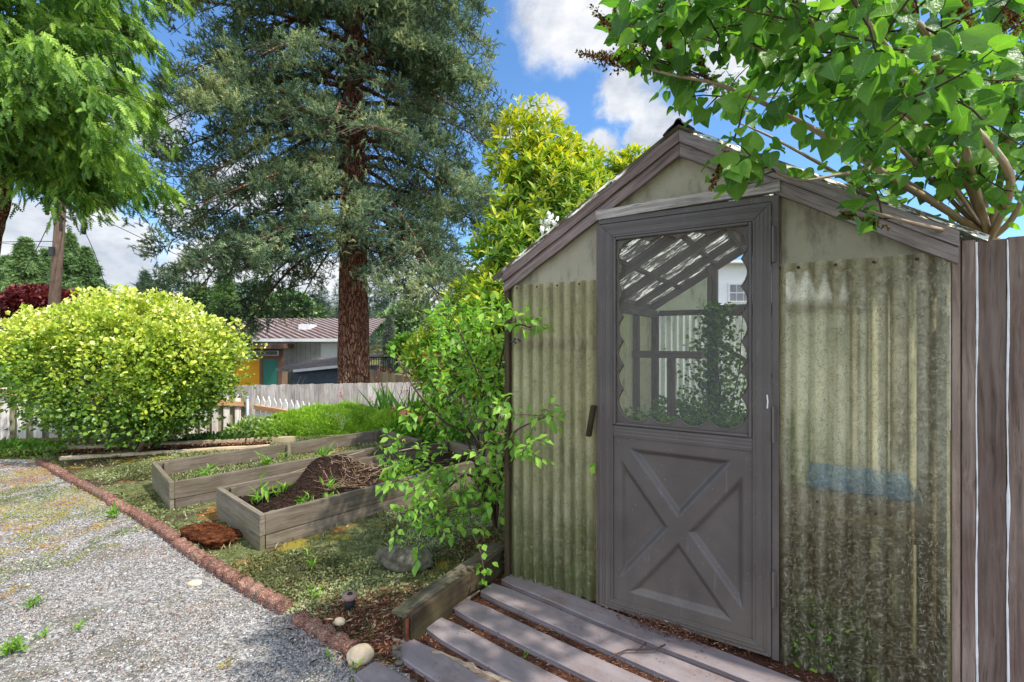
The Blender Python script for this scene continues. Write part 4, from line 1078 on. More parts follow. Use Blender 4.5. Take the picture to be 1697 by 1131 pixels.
# ------------------------------------------------------------------ red scalloped edging
seed_e = 0
def edging(p0, p1, label, z0=0.0):
    global seed_e; seed_e += 1
    p0 = np.array(p0, float); p1 = np.array(p1, float); L = np.linalg.norm(p1 - p0); a = math.atan2(p1[1] - p0[1], p1[0] - p0[0])
    t = thing('edging_block', label, 'edging', (p0[0], p0[1], z0), a, 'red scalloped edging blocks')
    n = int(L / .0125); V = []; Fc = []; prof = [(-.036, -.02), (-.037, .02), (-.036, .046), (-.028, .054), (-.008, .057), (.012, .056), (.029, .053), (.036, .044), (.036, -.02)]
    m = len(prof)
    for i in range(n + 1):
        x = L * i / n - .0; s = abs(math.sin(math.pi * x / .105)); z0_ = (seed_e % 3 - 1) * .004
        for (yy, zz) in prof:
            k = 1 if zz > 0 else 0
            V.append((x, yy * (.62 + .46 * s ** .6) + .004 * (random.random() - .5), z0_ + zz * (1 - .22 * k * (1 - s)) + k * (.006 * s ** .5 + .007 * (random.random() - .5) * (zz > .05))))
    for i in range(n):
        for j in range(m - 1): Fc.append((i * m + j, (i + 1) * m + j, (i + 1) * m + j + 1, i * m + j + 1))
    Fc.append(tuple(range(m))); Fc.append(tuple(n * m + j for j in range(m - 1, -1, -1)))
    g = Geo(); g.add(V, Fc, np.array(V) + np.array([p0[0] * 7, p0[1] * 5, 0]), random.random()); mk('block', g, 'red_block', t, True, True)
pl = [np.array(q) for q in EDGE[:-1]]; tot = [0]
for a, b in zip(pl[:-1], pl[1:]): tot.append(tot[-1] + np.linalg.norm(b - a))
def along(d):
    for k in range(len(pl) - 1):
        if d <= tot[k + 1]: return pl[k] + (pl[k + 1] - pl[k]) * (d - tot[k]) / (tot[k + 1] - tot[k])
    return pl[-1]
nb = 11; ordn = ['eleventh', 'tenth', 'ninth', 'eighth', 'seventh', 'sixth', 'fifth', 'fourth', 'third', 'second', 'first']
for k in range(nb):
    a = along(tot[-1] * k / nb); b = along(tot[-1] * (k + 1) / nb); b = b - (b - a) * .045; w2 = np.random.default_rng(k).normal(size=4) * .004; a = a + w2[:2]; b = b + w2[2:]
    edging(a, b, f'{ordn[k]} red scalloped edging block of the long row, counted from the small garden light')
edging((-1.13, 2.47), (-.735, 2.20), 'broken red edging block set apart from the long row beside the pale round stone', -.008)

# ------------------------------------------------------------------ stones, light
def rock(name, c, r, mat, label, seed, lump=.35, rot=0):
    g = Geo(); g.sphere((0, 0, 0), r, 28, 18, lump, seed); me = g.mesh(name, True); me.transform(Matrix.Rotation(rot, 4, 'Z'))
    me.materials.append(MATS[mat]); o = bpy.data.objects.new(name, me); C.objects.link(o); o.location = c; tag(o, label, 'stone'); return o
rock('round_stone', (G0(597, 1100).x, G0(597, 1100).y, .035), (.062, .05, .042), 'pebble_tan', 'pale round stone at the near end of the broken edging block', 2, .22, .3)
rock('garden_rock', (-.66, 2.98, .085), (.19, .10, .075), 'rock_grey', 'grey half buried rock on the ground cover beside the timber', 3, .42, -.35)
rock('pebble', (G0(323, 972).x, G0(323, 972).y, .012), (.042, .03, .018), 'pebble_cream', 'flat cream pebble alone on the gravel near the edging row', 3, .15)
rock('pebble', (G0(563, 1042).x, G0(563, 1042).y, .03), (.03, .024, .02), 'pebble_tan', 'small tan pebble behind the broken edging block', 4, .15)
rock('pebble', (G0(630, 1112).x, G0(630, 1112).y, .012), (.02, .016, .013), 'pebble_tan', 'small tan pebble in the gravel beside the bleached wood strip', 8, .15)
rock('pebble', (G0(662, 1104).x, G0(662, 1104).y, .012), (.024, .02, .013), 'rock_grey', 'small grey pebble nearest the bleached wood strip', 9, .15)
for q, (a, b) in enumerate(((-1.46, -.87), (-1.43, -.90))):
    rock('pebble', (ghw(a, b, 0)[0], ghw(a, b, 0)[1], .05), (.02, .016, .014), 'rock_grey', ['left grey pebble lying on the fifth deck board', 'right grey pebble lying on the fifth deck board'][q], 12 + q, .3)
m, tt_, oo = newmat('red_rot'); gc_ = attr(tt_, 'gc').outputs['Vector']; nn_ = tt_.noise(tt_.map(gc_, (9, 22, 40)), 1.6, 6, .75)
pp_ = bsdf(tt_, tt_.ramp(nn_, [(.34, (.02, .008, .005)), (.52, (.13, .04, .015)), (.68, (.30, .12, .05)), (.8, (.42, .22, .15))]), .95, .1, tt_.bump(nn_, 1, .04)); tt_.l(pp_.outputs[0], oo.inputs[0])
g = Geo(); g.sphere((-2.19, 3.46, .035), (.17, .12, .085), 60, 40, .8, 6); g.sphere((-2.08, 3.36, .03), (.11, .08, .065), 50, 30, .9, 9); o = mk('rotten_stump', g, 'red_rot', smooth=False)
tag(o, 'crumbling orange brown rotten stump against the edging by the near bed', 'stump')
lp = (-.865, 2.53, hgt(-.865, 2.53).item()); t = thing('garden_light', 'small pink capped black garden light beside the edging', 'light', lp)
g = Geo(); g.tube([(0, 0, -.02), (0, 0, .035), (0, 0, .07)], [.022, .026, .030], 14); mk('light_body', g, 'rubber', t, True, True)
g = Geo(); g.tube([(0, 0, .068), (0, 0, .074), (0, 0, .088), (0, 0, .092)], [.034, .038, .038, .034], 18); mk('light_cap', g, 'light_cap', t, True, True)
g = Geo(); g.tube([(0, 0, .0915), (0, 0, .097)], [.016, .012], 10); mk('lens', g, 'rubber', t, True)

# ------------------------------------------------------------------ raised beds
def bed(A, dirL, length, width, label, zt, soil_z):
    a = math.atan2(dirL[1], dirL[0]); t = thing('raised_bed', label, 'raised bed', (A[0], A[1], 0), a)
    th = .038; hsp = .128
    def bd(x0, x1, y0, y1, z0, z1, ax, mat): mk('bed_board', Geo().box(x0, x1, y0, y1, z0, z1, ax), mat, t, True, bevel=.003)
    z1 = zt; z0 = zt - .145; zb = -.06
    for y0 in (0, width - th):
        bd(0 + th * 0, length, y0, y0 + th, z0, z1, 0, 'wood_bed_side'); bd(0.004, length, y0 + .003, y0 + th - .003, zb, z0 - .005, 0, 'wood_bed_side')
    for x0, x1 in ((-th, -.001), (length + .001, length + th)):
        bd(x0, x1, 0.0, width, z0, z1 + .002, 1, 'wood_bed'); bd(x0 + .003, x1 - .001, 0.003, width - .003, zb, z0 - .004, 1, 'wood_bed')
    for x in (.05, length / 2, length - .09):
        for y0 in (th + .001, width - th - .041): bd(x, x + .04, y0, y0 + .04, 0, zt - .01, 2, 'wood_bed')
    g = Geo(); nx, ny = 60, 26; V = []
    for i in range(nx + 1):
        for j in range(ny + 1):
            x = .0 + length * i / nx; y = th + (width - 2 * th) * j / ny; V.append((x, y, soil_z(x, y)))
    g.add(V, [(i * (ny + 1) + j, (i + 1) * (ny + 1) + j, (i + 1) * (ny + 1) + j + 1, i * (ny + 1) + j + 1) for i in range(nx) for j in range(ny)], np.array(V))
    return t, g, a
def nz2(x, y, s=4, seed=1): return float(vnoise(np.array([x * s, y * s, 0.0]) + 7, seed)) - .5
A1 = (-1.715, 3.30)
def soil1(x, y):
    m = .235 * math.exp(-(((x - .80) / .24) ** 2 + ((y - .68) / .20) ** 2) ** 1.6) + .11 * math.exp(-(((x - 1.2) / .28) ** 2 + ((y - .62) / .22) ** 2)) + .10 * math.exp(-(((x - .45) / .22) ** 2 + ((y - .50) / .18) ** 2)) + .08 * math.exp(-(((x - .72) / .2) ** 2 + ((y - .22) / .12) ** 2)) - .10 * math.exp(-(((x - .72) / .10) ** 2 + ((y - .50) / .09) ** 2))
    return .13 + m + .035 * nz2(x, y, 7) + .02 * nz2(x, y, 18, 3)
b1_, g, an = bed(A1, (.67, .742), 2.42, .93, 'near raised garden bed of grey boards holding a heap of dark soil and roots', .245, soil1)
mk('bed_soil', g, 'soil_dark', b1_, True, True)
A2 = (-2.88, 4.05)
b2_, g, an2 = bed(A2, (.715, .70), 2.45, .96, 'far raised garden bed of grey boards with grassy soil and weeds', .245, lambda x, y: .09 + .02 * nz2(x, y, 6, 4))
mk('bed_soil', g, 'garden_ground', b2_, True, True)
def bedw(A, an, pts):
    pts = np.asarray(pts, float); c, s = math.cos(an), math.sin(an); return np.stack([A[0] + pts[:, 0] * c - pts[:, 1] * s, A[1] + pts[:, 0] * s + pts[:, 1] * c, pts[:, 2]], -1)
r5 = np.random.default_rng(31)
n = 9000; x = np.clip(r5.normal(size=n) * .45 + .8, .05, 2.3); y = r5.uniform(.05, .88, n); z = np.array([soil1(a, b) for a, b in zip(x, y)]) + .004
P = bedw(A1, an, np.stack([x, y, z], -1))
o = mk('soil_crumbs', leaves('soil_crumbs', stone_t(), P, r5.normal(size=P.shape), r5.normal(size=P.shape), r5.uniform(.003, .010, n), np.zeros(n), 'soil_dark'), 'soil_dark', None, True)
struct(tag(o, 'dark crumbly soil heaped in the near raised bed', 'soil'), 'stuff')
# roots and straw as thin curved tubes
g = Geo()
for k in range(190):
    if k < 110: cx_, cy_ = r5.normal() * .17 + 1.12, r5.normal() * .13 + .55
    elif k < 190: cx_, cy_ = r5.normal() * .10 + .85, r5.normal() * .10 + .40
    else: cx_, cy_ = r5.normal() * .10 + .50, r5.normal() * .10 + .72
    cx_ = min(max(cx_, .1), 2.2); cy_ = min(max(cy_, .06), .84)
    p = np.array([cx_, cy_, soil1(cx_, cy_) + .02]); d = r5.normal(size=3); d[2] *= .25; d = d / np.linalg.norm(d); pts = [p]
    for q in range(4):
        d = d + r5.normal(size=3) * .35; d[2] *= .6; d /= np.linalg.norm(d); p = p + d * r5.uniform(.02, .055); p[2] = max(p[2], soil1(p[0], p[1]) + .005) if 0 < p[0] < 2.4 and 0 < p[1] < .93 else p[2]; pts.append(p.copy())
    g.tube(bedw(A1, an, pts), ( .0013 + .001 * r5.random()), 4, False, rnd=r5.random())
o = mk('dry_roots', g, 'leaf_straw'); struct(tag(o, 'pale tangled roots and straw over the soil in the near bed', 'roots'), 'stuff')
n = 6500; x = r5.uniform(.05, 2.4, n); y = r5.uniform(.06, .9, n); P = bedw(A2, an2, np.stack([x, y, .095 + .0 * x], -1)); d = r5.normal(size=P.shape) * .7 + (0, 0, .6)
o = mk('bed_grass', leaves('bed_grass', simple_leaf(.14), P, d, r5.normal(size=P.shape), r5.uniform(.015, .05, n), r5.random(n), 'leaf_moss'), 'leaf_moss', None, True)
struct(tag(o, 'dry grass and moss covering the far raised bed', 'grass'), 'stuff')
# bamboo stakes between the beds
for k, (p0, p1) in enumerate((((.15, 1.02, .16), (1.35, .99, .30)), ((1.25, .35, .40), (2.3, .75, .27)))):
    g = Geo(); q = bedw(A1, an, [p0, p1]); g.tube([q[0], (q[0] + q[1]) / 2 + (0, 0, .01), q[1]], .006, 6)
    tag(mk('bamboo_stake', g, 'wood_bleached'), ['thin pale stake leaning along the back board of the near bed', 'thin pale stake lying on the heap in the near bed'][k], 'stake')
def weed(pos, h, n, label, mat='leaf_fresh', wd=.16, upright=.8, group=None, seed=0, name='weed'):
    r = np.random.default_rng(seed + 77); pos = np.array(pos, float); n = int(n * 1.8); P = pos + r.normal(size=(n, 3)) * h * .22; P[:, 2] = pos[2] + np.abs(r.normal(size=n)) * h * .25
    d = r.normal(size=(n, 3)) * .5; d[:, 2] = upright + r.random(n) * .6
    me = leaves('leaf_cluster', tri_leaf(wd * .5, .04, .45), P, d, r.normal(size=(n, 3)) * .3 + (0, 0, .5) - d * .3, h * r.uniform(.45, 1.0, n), r.uniform(.3, 1, n), mat)
    t = thing(name, label, 'weed', tuple(pos), 0, group); mk('foliage', me, mat, t)
    g = Geo(); g.tube([pos - (0, 0, .02), pos + (0, 0, h * .3)], .003, 5); mk('stem', g, 'bark_twig', t)
for k, (x, y, h, n, lab) in enumerate([(.18, .55, .17, 9, 'tall upright weed at the near left corner of the near bed'), (.30, .50, .14, 8, 'short serrated weed just right of the tall one in the near bed'), (.35, .20, .10, 26, 'broad spreading weed at the near right corner of the near bed'), (.55, .13, .10, 22, 'low leafy weed along the right board of the near bed'),
                                      (1.10, .14, .20, 20, 'feathery weed at the middle of the right board of the near bed'), (1.30, .16, .22, 22, 'tallest feathery weed on the right board of the near bed'), (.62, .30, .12, 8, 'thin seedling between the soil heaps of the near bed')]):
    q = bedw(A1, an, [(x, y, soil1(x, y))])[0]; weed(q, h, n, lab, seed=k, wd=.2)
for k, (x, y, h, n, lab) in enumerate([(.35, .52, .16, 10, 'upright pale green weed nearest the viewer in the far bed'), (.9, .62, .13, 16, 'spiky bright weed in the middle of the far bed'), (1.45, .40, .16, 18, 'star shaped bright weed beside the soil heap in the far bed'), (1.15, .80, .10, 8, 'small curled weed against the back board of the far bed')]):
    q = bedw(A2, an2, [(x, y, .09)])[0]; weed(q, h, n, lab, seed=20 + k, wd=.15)
for k, (px, py, h, n, lab) in enumerate([(515, 948, .10, 6, 'pale two leaved weed on bare soil in front of the near bed'), (520, 995, .07, 8, 'flat bright green weed in the ground cover near the garden light'), (590, 1118, .06, 5, 'tiny green seedling on the gravel below the pale round stone'), (545, 1098, .05, 4, 'tiny two leaved seedling on the gravel left of the round stone'),
                                        (190, 862, .10, 14, 'leafy weed patch beside the edging left of the rotten stump'), (130, 1050, .05, 8, 'small clover like weed in the middle of the gravel'), (20, 1090, .075, 24, 'sprawling weed with reddish stems in the bottom left of the gravel'), (75, 1062, .05, 8, 'upright weed right of the sprawling one on the gravel'), (205, 890, .04, 6, 'low weed on the gravel side of the edging'),
                                        (55, 1010, .06, 16, 'pale weed above the sprawling one on the gravel'), (870, 1092, .03, 4, 'tiny seedling between the third and fourth deck boards')]):
    q = G0(px, py); weed((q.x, q.y, hgt(q.x, q.y).item() + .01), h, n, lab, seed=40 + k, wd=.22, upright=.45)

# ------------------------------------------------------------------ landscape boards behind the beds
def lboard(a, b, h, label, w_=.09, mat='wood_pale_landscape'):
    g = Geo(); g.obox(a, b, w_, -.03, h, seg=10, wob=.008); tag(mk('border_board', g, mat), label, 'board')
lboard((-6.9, 5.95, .0), (-3.55, 6.72, .0), .075, 'pale border board running under the golden shrub', .10)
lboard((-5.5, 5.78, .0), (-3.3, 6.45, .0), .04, 'thin pale border board in front of the thicker one under the shrub', .06)
lboard((-3.7, 6.72, .0), (-2.1, 6.98, .0), .08, 'short pale border board in front of the juniper', .10)
g = Geo(); P = []; 
r6 = np.random.default_rng(41); n = 5000
tt = r6.random(n); P = np.stack([-6.6 + 3.2 * tt, 5.86 + .76 * tt + r6.normal(size=n) * .06 + .08, .02 + .02 * r6.random(n)], -1)
o = mk('bark_mulch', leaves('bark_mulch', stone_t(), P, r6.normal(size=P.shape), r6.normal(size=P.shape), r6.uniform(.006, .018, n), r6.random(n), 'leaf_dry'), 'leaf_dry', None, True)
struct(tag(o, 'red brown bark mulch between the border boards', 'mulch'), 'stuff')

# ------------------------------------------------------------------ fences behind
def fence_line(name, label, p0, p1, tops, bots, rails, pitch, wd, mats, posts=(), alt=False, pointed=False, railmat='wood_rail', rail_side=-1, seedn=0, th=.018):
    p0 = np.array(p0, float); p1 = np.array(p1, float); L = np.linalg.norm(p1 - p0); a = math.atan2(*(p1 - p0)[::-1]); t = thing(name, label, 'fence', (p0[0], p0[1], 0), a)
    rr = random.Random(seedn); n = int(L / pitch)
    for k in range(n):
        x = k * pitch; u = x / L; zt = tops[0] + (tops[1] - tops[0]) * u + rr.uniform(-.008, .008); zb = bots[0] + (bots[1] - bots[0]) * u
        back = alt and k % 2; y0 = (.055 if back else 0); g = Geo(); m = mats[1] if back else mats[0]
        if pointed:
            pr = [(x, zb), (x + wd, zb), (x + wd, zt - .09), (x + wd * .72, zt - .055), (x + wd / 2, zt), (x + wd * .28, zt - .055), (x, zt - .09)]
        else:
            pr = [(x, zb), (x + wd, zb), (x + wd, zt - .01), (x + wd - .015, zt), (x + .015, zt), (x, zt - .01)]
        V, Fc = poly_prism(pr, y0, y0 + th); off = rr.uniform(0, 30); g.add(V, Fc, [(v[2] + off, v[0], v[1]) for v in V], rr.random()); mk('picket', g, m, t, True)
    for (r0, r1) in rails:
        g = Geo(); yb = -.04 if rail_side < 0 else .02
        V = []
        for x, rz in ((0, r0), (L, r1)): V += [(x, yb, rz - .04), (x, yb + .038, rz - .04), (x, yb + .038, rz + .04), (x, yb, rz + .04)]
        if rail_side < 0 and alt: V = [(x, y + .0, z) for x, y, z in V]
        g.add(V, [(0, 1, 5, 4), (1, 2, 6, 5), (2, 3, 7, 6), (3, 0, 4, 7), (3, 2, 1, 0), (4, 5, 6, 7)], [(v[0], v[1], v[2]) for v in V], .5); mk('rail', g, railmat, t, True)
    for x, zt in posts:
        g = Geo(); g.tube([(x, -.07, -1.0), (x, -.07, zt)], .03, 10); g.sphere((x, -.07, zt), .034, 10, 6); mk('post', g, 'metal_post', t, True, True)
    return t
fence_line('picket_fence', 'low alternating board fence with orange rails behind the golden shrub', (-8.6, 6.35), (-4.8, 8.72), (.98, .47), (-.12, -.65), [(.84, .29), (-.02, -.42)], .088, .095, ('wood_white_picket', 'wood_green_picket'), posts=[(1.95, .5), (4.42, .42)], alt=True, pointed=True, seedn=3)
fence_line('picket_fence', 'short picket fence run with pale rail, half hidden behind the juniper', (-4.72, 8.72), (-3.0, 8.3), (.45, .30), (-.6, -.6), [(.24, .05)], .12, .085, ('wood_bright_picket', 'wood_bright_picket'), pointed=True, seedn=4)
fence_line('board_fence', 'whitewashed solid board fence in front of the big conifer', (-7.6, 9.75), (-.4, 9.45), (.50, .66), (-1.2, -1.2), [], .1, .097, ('wood_solid_fence', 'wood_solid_fence'), posts=[], seedn=5)

# ------------------------------------------------------------------ generic plant builders
def shrub(name, label, cat, blobs_, n, size, mat, tmpl=None, seed=0, lump=.35, lscale=1.6, shell=.5, up=.3, jit=.6, colf=None, base=None, stems=6, stem_r=.02, group=None, droop=0.0, stem_mat='bark_branch', nstem_to=.7, smooth=False, gap=0.0):
    r = np.random.default_rng(seed); P, Dn = crown(blobs_, n, lump, lscale, seed, shell)
    if gap: k_ = fbm(P * lscale * 1.6 + 3, seed + 40, 2) > gap - .3 * (r.random(len(P)) < .15); P, Dn = P[k_], Dn[k_]
    N = len(P)
    d = Dn * .8 + r.normal(size=(N, 3)) * jit; d[:, 2] += up - droop
    nn = r.normal(size=(N, 3)) * .5 + Dn * .6 + (0, 0, .6)
    rn = r.random(N) if colf is None else np.clip(colf(P, r, Dn), 0, 1)
    if base is None: b = blobs_[0]; base = (b[0], b[1], float(hgt(b[0], b[1])))
    t = thing(name, label, cat, tuple(base), 0, group)
    mk('foliage', leaves('foliage', tmpl or tri_leaf(), P, d, nn, size * r.uniform(.45, 1.45, N), rn, mat, smooth), mat, t)
    g = Geo(); base = np.array(base)
    for k in range(stems):
        q = P[r.integers(0, N)]; q = base + (q - base) * nstem_to; mid = base + (q - base) * .5 + r.normal(size=3) * np.linalg.norm(q - base) * .08
        g.tube([base + (0, 0, -.05), mid, q], [stem_r, stem_r * .7, stem_r * .3], 6)
    mk('stem', g, stem_mat, t, smooth=True); return t

# golden shrub
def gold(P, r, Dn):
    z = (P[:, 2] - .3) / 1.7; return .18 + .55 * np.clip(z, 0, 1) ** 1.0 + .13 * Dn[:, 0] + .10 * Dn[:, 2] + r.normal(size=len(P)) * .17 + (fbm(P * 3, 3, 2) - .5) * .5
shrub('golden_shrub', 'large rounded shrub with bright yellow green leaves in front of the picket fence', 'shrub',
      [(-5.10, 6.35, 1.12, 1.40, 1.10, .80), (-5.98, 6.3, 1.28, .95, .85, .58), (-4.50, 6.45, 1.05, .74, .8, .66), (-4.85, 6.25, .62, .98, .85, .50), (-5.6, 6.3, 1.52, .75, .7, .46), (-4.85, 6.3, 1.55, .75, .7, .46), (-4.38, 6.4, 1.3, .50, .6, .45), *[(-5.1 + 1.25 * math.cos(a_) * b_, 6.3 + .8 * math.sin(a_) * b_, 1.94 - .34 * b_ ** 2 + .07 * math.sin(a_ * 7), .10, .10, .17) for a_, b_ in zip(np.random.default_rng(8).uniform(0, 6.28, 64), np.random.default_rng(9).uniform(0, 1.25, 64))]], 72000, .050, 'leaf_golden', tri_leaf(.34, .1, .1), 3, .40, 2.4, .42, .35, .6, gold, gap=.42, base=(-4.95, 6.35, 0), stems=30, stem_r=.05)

# juniper and neighbours
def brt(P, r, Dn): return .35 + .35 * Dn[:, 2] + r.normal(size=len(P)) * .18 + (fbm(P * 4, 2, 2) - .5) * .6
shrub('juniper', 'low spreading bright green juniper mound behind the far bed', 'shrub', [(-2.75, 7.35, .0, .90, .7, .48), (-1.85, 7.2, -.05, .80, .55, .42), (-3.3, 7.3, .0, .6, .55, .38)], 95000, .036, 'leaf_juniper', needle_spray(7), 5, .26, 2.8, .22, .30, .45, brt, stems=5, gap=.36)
shrub('variegated_shrub', 'pale variegated leafy plant left of the juniper', 'shrub', [(-3.95, 7.2, .0, .42, .35, .24), (-3.5, 7.1, .03, .42, .35, .24)], 3600, .06, 'leaf_variegated', tri_leaf(.28), 6, .3, 3, .5, .4, .7, None, stems=5)
shrub('leafy_groundling', 'dark leafy weeds at the foot of the picket fence at the left edge', 'plant', [(-6.9, 6.3, .0, .9, .2, .11), (-6.2, 6.1, .0, .6, .25, .13)], 3000, .06, 'leaf_fresh', tri_leaf(.2), 7, .3, 3, .6, .3, .7, None, stems=4)
shrub('leafy_groundling', 'low dark leaves at the foot of the golden shrub stems', 'plant', [(-4.2, 6.75, .0, .7, .2, .12)], 1500, .06, 'leaf_shade', tri_leaf(.25), 8, .3, 3, .6, .3, .7, None, stems=3)
# crocosmia clumps
def crocosmia(px, Y, h, n, label, seed, nf=5):
    r = np.random.default_rng(seed); c = np.array([(px - CX) / F_PX * Y, Y, float(hgt((px - CX) / F_PX * Y, Y))]); P = c + r.normal(size=(n, 3)) * (.10, .10, 0)
    d = r.normal(size=(n, 3)) * (.32, .32, 0) + (0, 0, 1); t = thing('crocosmia', label, 'flower', tuple(c), 0, 'red crocosmia clumps behind the beds')
    mk('blades', leaves('blades', blade(), P, d, r.normal(size=(n, 3)) * (1, 1, .1), h * r.uniform(.6, 1.1, n), r.uniform(.2, .9, n), 'leaf_fresh'), 'leaf_fresh', t)
    for k in range(nf):
        q = c + (r.normal() * .22, r.normal() * .15, h * r.uniform(.75, 1.25)); g = Geo(); g.tube([c, (c + q) / 2 + (0, 0, .08), q], .004, 4); sp_ = mk('flower_stem', g, 'leaf_fresh', t)
        m = 14; PP = q + r.normal(size=(m, 3)) * .026; mk('petals', leaves('petals', simple_leaf(.3), PP, r.normal(size=(m, 3)), r.normal(size=(m, 3)), .03, r.random(m), 'petal_red'), 'petal_red', t)
crocosmia(645, 7.7, .98, 40, 'crocosmia clump with red flowers nearest the conifer trunk', 1)
crocosmia(612, 7.9, .85, 26, 'small crocosmia clump with red flowers behind the juniper', 2, 3)
crocosmia(690, 7.4, .85, 46, 'crocosmia clump with red flowers left of the feathery fern', 3, 6)
crocosmia(668, 7.0, .5, 30, 'low crocosmia clump with red flowers right of the juniper', 4, 3)
shrub('feathery_fern', 'yellow green feathery fern behind the corner of the far bed', 'plant', [(-1.15, 7.3, .1, .42, .35, .42)], 2600, .13, 'leaf_juniper', frond(), 9, .3, 3, .7, .9, .5, None, stems=3)
g = Geo()
shrub('flower_bed_plants', 'mixed low green plants with white blossom between juniper and crocosmia', 'plant', [(-1.5, 6.75, .0, .5, .3, .24), (-.75, 6.6, .0, .6, .35, .30)], 3600, .055, 'leaf_fresh', tri_leaf(.3), 10, .35, 3, .6, .4, .7, None, stems=3)
# yellow flower
q = W(670, 732, 6.0); g = Geo(); g.sphere(q, (.03, .03, .022), 10, 6, .3, 2); t = thing('yellow_flower', 'single yellow flower at the far corner of the raised beds', 'flower', (q.x, q.y, 0)); mk('petals', g, 'petal_yellow', t)
g = Geo(); g.tube([(q.x, q.y, 0), q], .004, 5); mk('stem', g, 'leaf_fresh', t)

# rhododendron behind the greenhouse: whorls of long leaves
def rhodo(name, label, blobs_, n, size, seed, base, nstem=18, yellow=1.0, cat='tree'):
    r = np.random.default_rng(seed); P, Dn = crown(blobs_, n, .30, 2.0, seed, .65); N = len(P); k = 8
    ax = Dn * .6 + r.normal(size=(N, 3)) * .3 + (0, 0, .7); ax = unit(ax); u = unit(np.cross(ax, r.normal(size=(N, 3)))); v = np.cross(ax, u)
    th = np.arange(k) * 2.4; D3 = (u[:, None] * np.cos(th)[None, :, None] + v[:, None] * np.sin(th)[None, :, None]); tilt = np.linspace(.15, 1.3, k)[None, :, None] + r.normal(size=(N, k, 1)) * .2
    D3 = (D3 + ax[:, None] * tilt).reshape(-1, 3); Pn = np.repeat(P, k, 0) + np.repeat(ax, k, 0) * (np.tile(np.arange(k), N) * .009)[:, None]
    zz = np.repeat((P[:, 2] - 1.0) / 3.6, k); rn = .22 + .50 * np.clip(zz, 0, 1) * yellow + (.16 if yellow < 1 else 0) + np.tile(np.linspace(-.14, .26, k), N) + r.normal(size=N * k) * .12 + np.repeat(r.normal(size=N) * .10, k)
    t = thing(name, label, cat, tuple(base)); mk('foliage', leaves('foliage', tri_leaf(.15, .04, .12), Pn, D3, np.repeat(ax, k, 0), size * r.uniform(.65, 1.15, N * k), rn, 'leaf_rhodo'), 'leaf_rhodo', t)
    g = Geo(); base = np.array(base, float)
    for j in range(nstem):
        q = P[r.integers(0, N)]; mid = base * .45 + q * .55 + r.normal(size=3) * .12; g.tube([base, mid, q], [.04, .022, .006], 6)
    mk('branch', g, 'bark_branch', t, smooth=True); return P, t
rhodo('rhododendron', 'tall yellow green rhododendron rising behind the greenhouse', [(.42, 6.1, 2.9, .72, .65, .95), (.26, 6.3, 3.85, .52, .45, .70), (.95, 6.6, 3.2, .55, .5, .75), (1.45, 6.9, 3.5, .5, .4, .66), (1.80, 6.9, 3.75, .36, .35, .5), (.75, 6.6, 3.75, .35, .35, .45), (0.0, 5.7, 2.1, .48, .5, .80), (.15, 5.3, 1.4, .42, .4, .6), (1.3, 6.6, 2.6, .6, .5, .6)], 3500, .135, 61, (.3, 6.0, -.1), 40)
rhodo('rhododendron', 'lower leafy rhododendron left of the greenhouse corner', [(-.25, 5.1, 1.28, .52, .5, .48), (-.72, 5.8, 1.25, .52, .5, .46), (-.15, 4.9, 1.6, .38, .4, .5), (-.45, 5.6, 1.7, .35, .4, .4)], 1900, .105, 62, (-.3, 5.2, 0), 14, .6, 'shrub')
g = Geo(); q = W(908, 372, 5.2); r = np.random.default_rng(4); PP = np.array(q) + r.normal(size=(40, 3)) * .05
t = thing('white_blossom', 'white blossom cluster on the rhododendron above the greenhouse roof edge', 'flower', tuple(q)); mk('petals', leaves('petals', tri_leaf(.35), PP, r.normal(size=(40, 3)), r.normal(size=(40, 3)), .07, r.random(40), 'petal_white'), 'petal_white', t)

